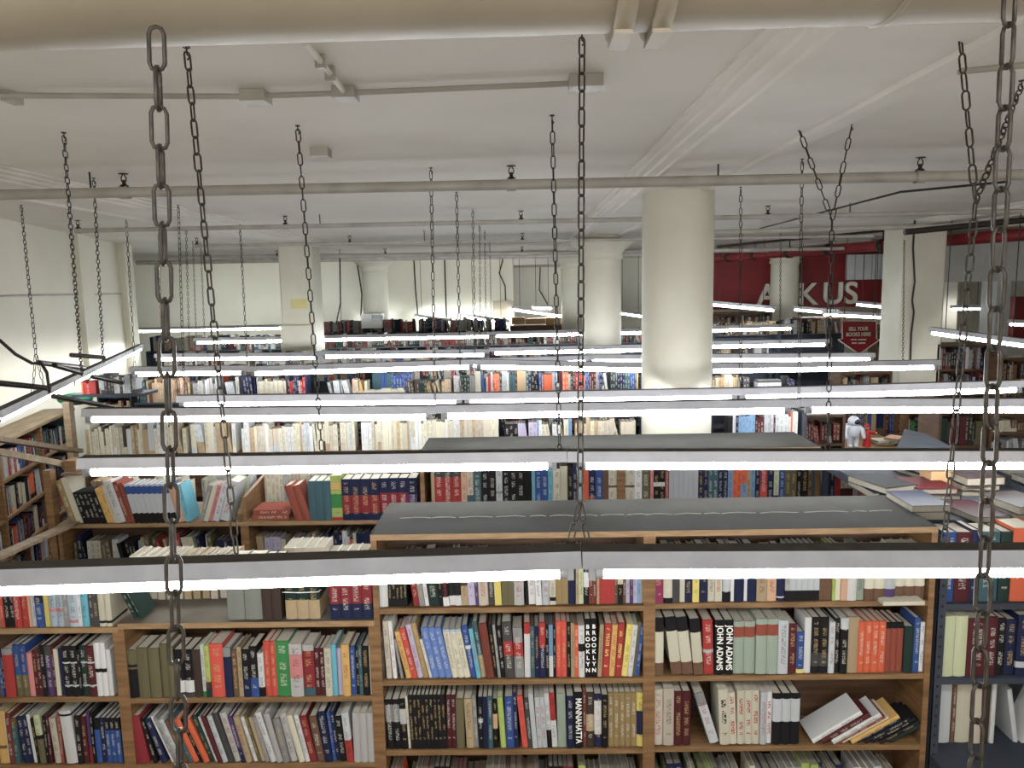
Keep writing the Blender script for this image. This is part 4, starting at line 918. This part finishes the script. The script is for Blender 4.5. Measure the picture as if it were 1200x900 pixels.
# red doll
rx=X_(1016,515,Y)
o=thing('red_doll','small figure in a red robe with arms spread beside the astronaut','figure',(rx,Y,zt))
m=MB(); m.lathe([(.05,0),(.045,.06),(.035,.13),(.036,.17),(.018,.2)],(rx,Y,zt),16)
for sx in (-1,1): m.tube([(rx+sx*.02,Y,zt+.175),(rx+sx*.06,Y-.01,zt+.165),(rx+sx*.085,Y-.01,zt+.16)],[.018,.017,.02],10)
part('robe',m,'redcloth',o)
m=MB(); m.ball((rx,Y,zt+.225),.026,10); [m.ball((rx+sx*.1,Y-.01,zt+.16),.012,6) for sx in (-1,1)]; part('head',m,'skin',o)
m=MB(); m.lathe([(.03,.232),(.027,.25),(.012,.268),(0,.275)],(rx,Y,zt),12); part('hood',m,'redcloth',o)
for k,(dx,c) in enumerate([(.25,'tan'),(.25,'cream'),(.42,'brown'),(.42,'white'),(.42,'peach')]):
    T=Matrix.Translation((rx+dx,Y+.02,zt+.018+.03*(k if k<2 else k-2)))@Matrix.Rotation(.2*k,4,'Z')@Matrix.Rotation(math.pi/2,4,'Y')@Matrix.Translation((-.014,0,-.12))
    book_geom(ST,ST,.027,.24,.17,[(0,1,LPAL[c])],INKD,T,round_=False)
stuff_row(X_(986,500,9.2),X_(1060,500,9.2),9.3,zt,.36,['brown','navy','blue','maroon','tan','darkgrey'],lean=0)
tag(localise(boxm(X_(986,500,9.2)-.03,X_(1060,500,9.2)+.05,9.28,9.7,0,zt-.001).build('counter','woodd'),(X_(986,500,9.2),9.28,0)),'dark counter with upright books behind the display table','counter')
# dark slanting counter
Y=7.0; pts=[py_(1050,530,6.6),py_(1062,504,8.2),py_(1100,516,7.4),py_(1125,531,6.6)]
z0=H-1.42; m=MB(); P=[pz_(1048,531,-1.42),pz_(1060,503,-1.42),pz_(1085,508,-1.42),pz_(1130,531,-1.42)]
m.prism([(p.x,p.y) for p in P][::-1],z0-.06,z0,axis='z'); m.prism([(p.x*.99+.03,p.y) for p in P][::-1],0,z0-.06,axis='z')
tag(localise(m.build('counter','steel'),(P[0].x,P[0].y,0)),'dark grey slanting counter right of the display table','counter')
Y=9.4; x0=X_(1062,500,Y); x1=X_(1112,500,Y); zt=Z_(1080,483,Y)
case('bookcase','wooden bookcase with green and pale books right of the display table',x0,x1,Y,Y+.4,zt,[zt-.35,zt-.7],mat='wood',top='woodd',group='right side bookcases')
stuff_row(x0+.03,x1-.03,Y+.02,zt-.35,.26,['green','black','silver','red','white','darkgreen'],lean=0); stuff_row(x0+.03,x1-.03,Y+.02,zt-.7,.26,DARKS)
Y=7.6; x0=X_(1100,500,Y); x1=X_(1158,500,Y); zt=Z_(1120,480,Y)
case('bookcase','dark red brown bookcase close to the right edge above the second lamp row',x0,x1,Y,Y+.4,zt,[zt-.38,zt-.75,zt-1.1],mat='woodd',matl='woodd',top='woodd',edge='woodd',group='right side bookcases')
stuff_row(x0+.03,x1-.03,Y+.02,zt-.38,.3,['maroon','darkbrown','black','darkgreen','olive'],lean=0); stuff_row(x0+.03,x1-.03,Y+.02,zt-.75,.3,DARKS,lean=0)
Y=7.5; x0=X_(1160,500,Y); x1=X_(1260,500,Y); zt=Z_(1180,484,Y)
case('bookcase','black bookcase with loose pale boxes at the right edge above the second lamp row',x0,x1,Y,Y+.4,zt,[zt-.2,zt-.5,zt-.8],mat='woodd',matl='woodd',top='woodd',edge='woodd',group='right side bookcases')
stuff_row(x0+.05,x0+.5,Y+.02,zt-.5,.22,['silver','black','grey'],lean=.8); stuff_row(x0+.03,x1-.1,Y+.02,zt-.2,.12,['tan','cream','brown'])
# tall cases at the far right and under the red sign
def tallcase(px0,px1,py0,Y,label,pal,n=4,dz=.36):
    x0=X_(px0,py0,Y); x1=X_(px1,py0,Y); zt=Z_((px0+px1)/2,py0,Y)
    case('bookcase',label,x0,x1,Y,Y+.35,zt,[zt-dz*k for k in range(1,n+1)],mat='woodd',matl='woodd',top='woodd',edge='woodd',group='right side bookcases')
    for k in range(1,n+1): stuff_row(x0+.03,x1-.03,Y+.02,zt-dz*k,.3,pal,lean=.05)
tallcase(1099,1172,403,10.6,'tall dark bookcase right of the square right column',DARKS+['grey','silver','maroon'])
tallcase(1174,1260,418,10.2,'tall brown bookcase at the right edge under the long lamp',['brown','tan','darkbrown','peach','black'])
tallcase(936,986,372,14.6,'tall dark bookcase under the letter K left of the arrow sign',DARKS)
tallcase(1028,1052,380,14.6,'tall dark bookcase right of the arrow sign',DARKS+['blue','tan'])
tallcase(985,1046,436,10.2,'dark bookcase below the arrow sign',DARKS+['tan'],3)
tallcase(836,905,366,16.0,'dark bookcase under the left part of the red sign',['darkgrey','tan','brown','black','silver'],4)
a=py_(600,372,18.6); b=py_(662,388,18.6)
for k,(x0,x1,y0,y1,nm) in enumerate([(600,616,372,380,'left of three'),(616,640,373,380,'middle of three'),(640,661,372,381,'right of three')]):
    a=py_(x0,y1,18.0); b=py_(x1,y0,18.0); tag(localise(boxm(a.x,b.x-.02,18,18.3,a.z,b.z).build('cardboard_box','cardboard'),(a.x,18,a.z)),'brown cardboard box on the shelves before the recess, '+nm,'box','boxes before the recess')
a=py_(598,388,17.9); b=py_(663,381,17.9); tag(localise(boxm(a.x,b.x,17.9,18.4,0,b.z).build('counter','woodd'),(a.x,17.9,0)),'dark shelf block carrying cardboard boxes before the recess','shelf')
a=py_(578,374,18.8); b=py_(602,352,18.8); tag(localise(boxm(a.x,b.x,18.8,18.9,a.z,b.z).build('wall_panel','duct'),(a.x,18.8,a.z)),'small brownish panel on the back wall left of the recess','panel')
# ------------------------------------------------------------------ turn the described books into objects
order=sorted(range(len(BOOKS)),key=lambda i:-BOOKS[i]['area'])
solo=set(order[:300])
ORD=['first','second','third','fourth','fifth','sixth','seventh','eighth','ninth','tenth','eleventh','twelfth','thirteenth','fourteenth','fifteenth','sixteenth','seventeenth','eighteenth','nineteenth','twentieth','twenty-first','twenty-second']
cnt={}; seen={}
def desc(b):
    w=[]
    if b['T']: w.append('lettered')
    tp='thick ' if b['t']>.058 else ('slim ' if b['t']<.022 else '')
    ln='leaning ' if abs(b['a'])>=8 and abs(b['a'])<40 else ('slumped ' if abs(b['a'])>=40 else '')
    return tp,ln
for b in BOOKS: cnt[(b['place'],b['c'])]=cnt.get((b['place'],b['c']),0)+1
TITLES={}
first=None
for i,b in enumerate(BOOKS):
    key=(b['place'],b['c']); seen[key]=seen.get(key,0)+1
    if i not in solo: put_stuff(b); continue
    tp,ln=desc(b); col=nice(b['c']); o_=ORD[min(seen[key],len(ORD))-1]
    bc=[nice(x[2]) for x in b['band'] if x[2]!=b['c']][:1]
    bd=(' with %s band'%bc[0]) if bc and not b['T'] else ''
    tt=" with white title "+b['T'].replace('v:','') if b['T'] else ''
    pos='' if cnt[key]==1 else (', %s %s from left,'%(o_,col) if not b['flat'] else ', %s %s one,'%(o_,col))
    for pre,bb in ((tp+ln,bd),(ln,bd),(tp+ln,''),(ln,''),('','')):
        lab=pre+col+' book'+tt+bb+pos+(' ' if pos else ', ')+b['place']
        if len(lab.split())<=16: break
    m=MB(); p=MB(); uo=random.randint(0,90)
    book_geom(m,p,b['t'],b['h'],b['d'],b['bands'],b['inkc'],None,uo)
    o=m.build('book','cover')
    if b['flat']: o.matrix_world=b['flat']
    else:
        off=0 if b['a']>=0 else -b['t']
        o.matrix_world=Matrix.Translation((b['X'],b['Y'],b['z']))@Matrix.Rotation(-rad(b['a']),4,'Y')@Matrix.Translation((off,0,0))
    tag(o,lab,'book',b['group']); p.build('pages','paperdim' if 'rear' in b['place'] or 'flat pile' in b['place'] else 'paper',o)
    if b['T']:
        t=b['T']
        if t.startswith('v:'):
            n=len(t)-2
            for k,ch in enumerate(t[2:]):
                me=textmesh(ch,b['t']*.95,'titlew',.0009); me.transform(ROT_UP); l=obj('title_letter',me,o); l.location=(b['t']/2,-.0075,b['h']*(.93-.86*(k+.5)/n))
        else:
            me=textmesh(t,b['t']*.95,'titlew',.0008); L=max(v.co.x for v in me.vertices)*2
            s=b['h']*(.82 if len(t)>5 else .6)/L; me.transform(Matrix.Diagonal((s,1.0,1,1))); me.transform(ROT_DOWN)
            l=obj('title',me,o); l.location=(b['t']/2,-.0072,b['h']*.5)
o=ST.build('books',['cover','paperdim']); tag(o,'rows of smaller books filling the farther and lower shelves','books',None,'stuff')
# white cord around the bound set
P=[py_(331,694,YF-.012),py_(334,694,YF-.004),py_(352,694.5,YF-.004),py_(373,693.5,YF-.004),py_(376,691,YF+.05)]
m=MB(); m.tube(P,.0025,6); tag(localise(m.build('white_cord','strap'),P[0]),'white cord tied across dark green and tan books atop low left bookcase','cord')
# ------------------------------------------------------------------ small things near the front
a=py_(1032,713,YF-.03); b=py_(1081,705,YF-.03); m=MB(); m.box(a.x,b.x,YF-.05,YF+.05,0,.018,0); m.box(a.x+.003,b.x-.003,YF-.052,YF+.048,.003,.015,0)
o=m.build('paper_pad','paper'); o.location=(0,0,Z_(1050,714,YF)+.012); o.location=(0,0,Z_(1050,706,YF)+.0); tag(o,'cream paper pad jutting out over the shelf edge of the centre right bookcase','pad'); localise(o,(a.x,YF-.05,0)); o.location.z=Zs(920,706,YF)+.001
# ------------------------------------------------------------------ light
w=bpy.data.worlds.new('world'); scene.world=w; w.use_nodes=True
w.node_tree.nodes['Background'].inputs[0].default_value=lin((255,244,226)); w.node_tree.nodes['Background'].inputs[1].default_value=1.0
scene.view_settings.view_transform='Standard'; scene.view_settings.exposure=0.0
scene.cycles.max_bounces=6; scene.cycles.diffuse_bounces=4; scene.cycles.sample_clamp_indirect=4
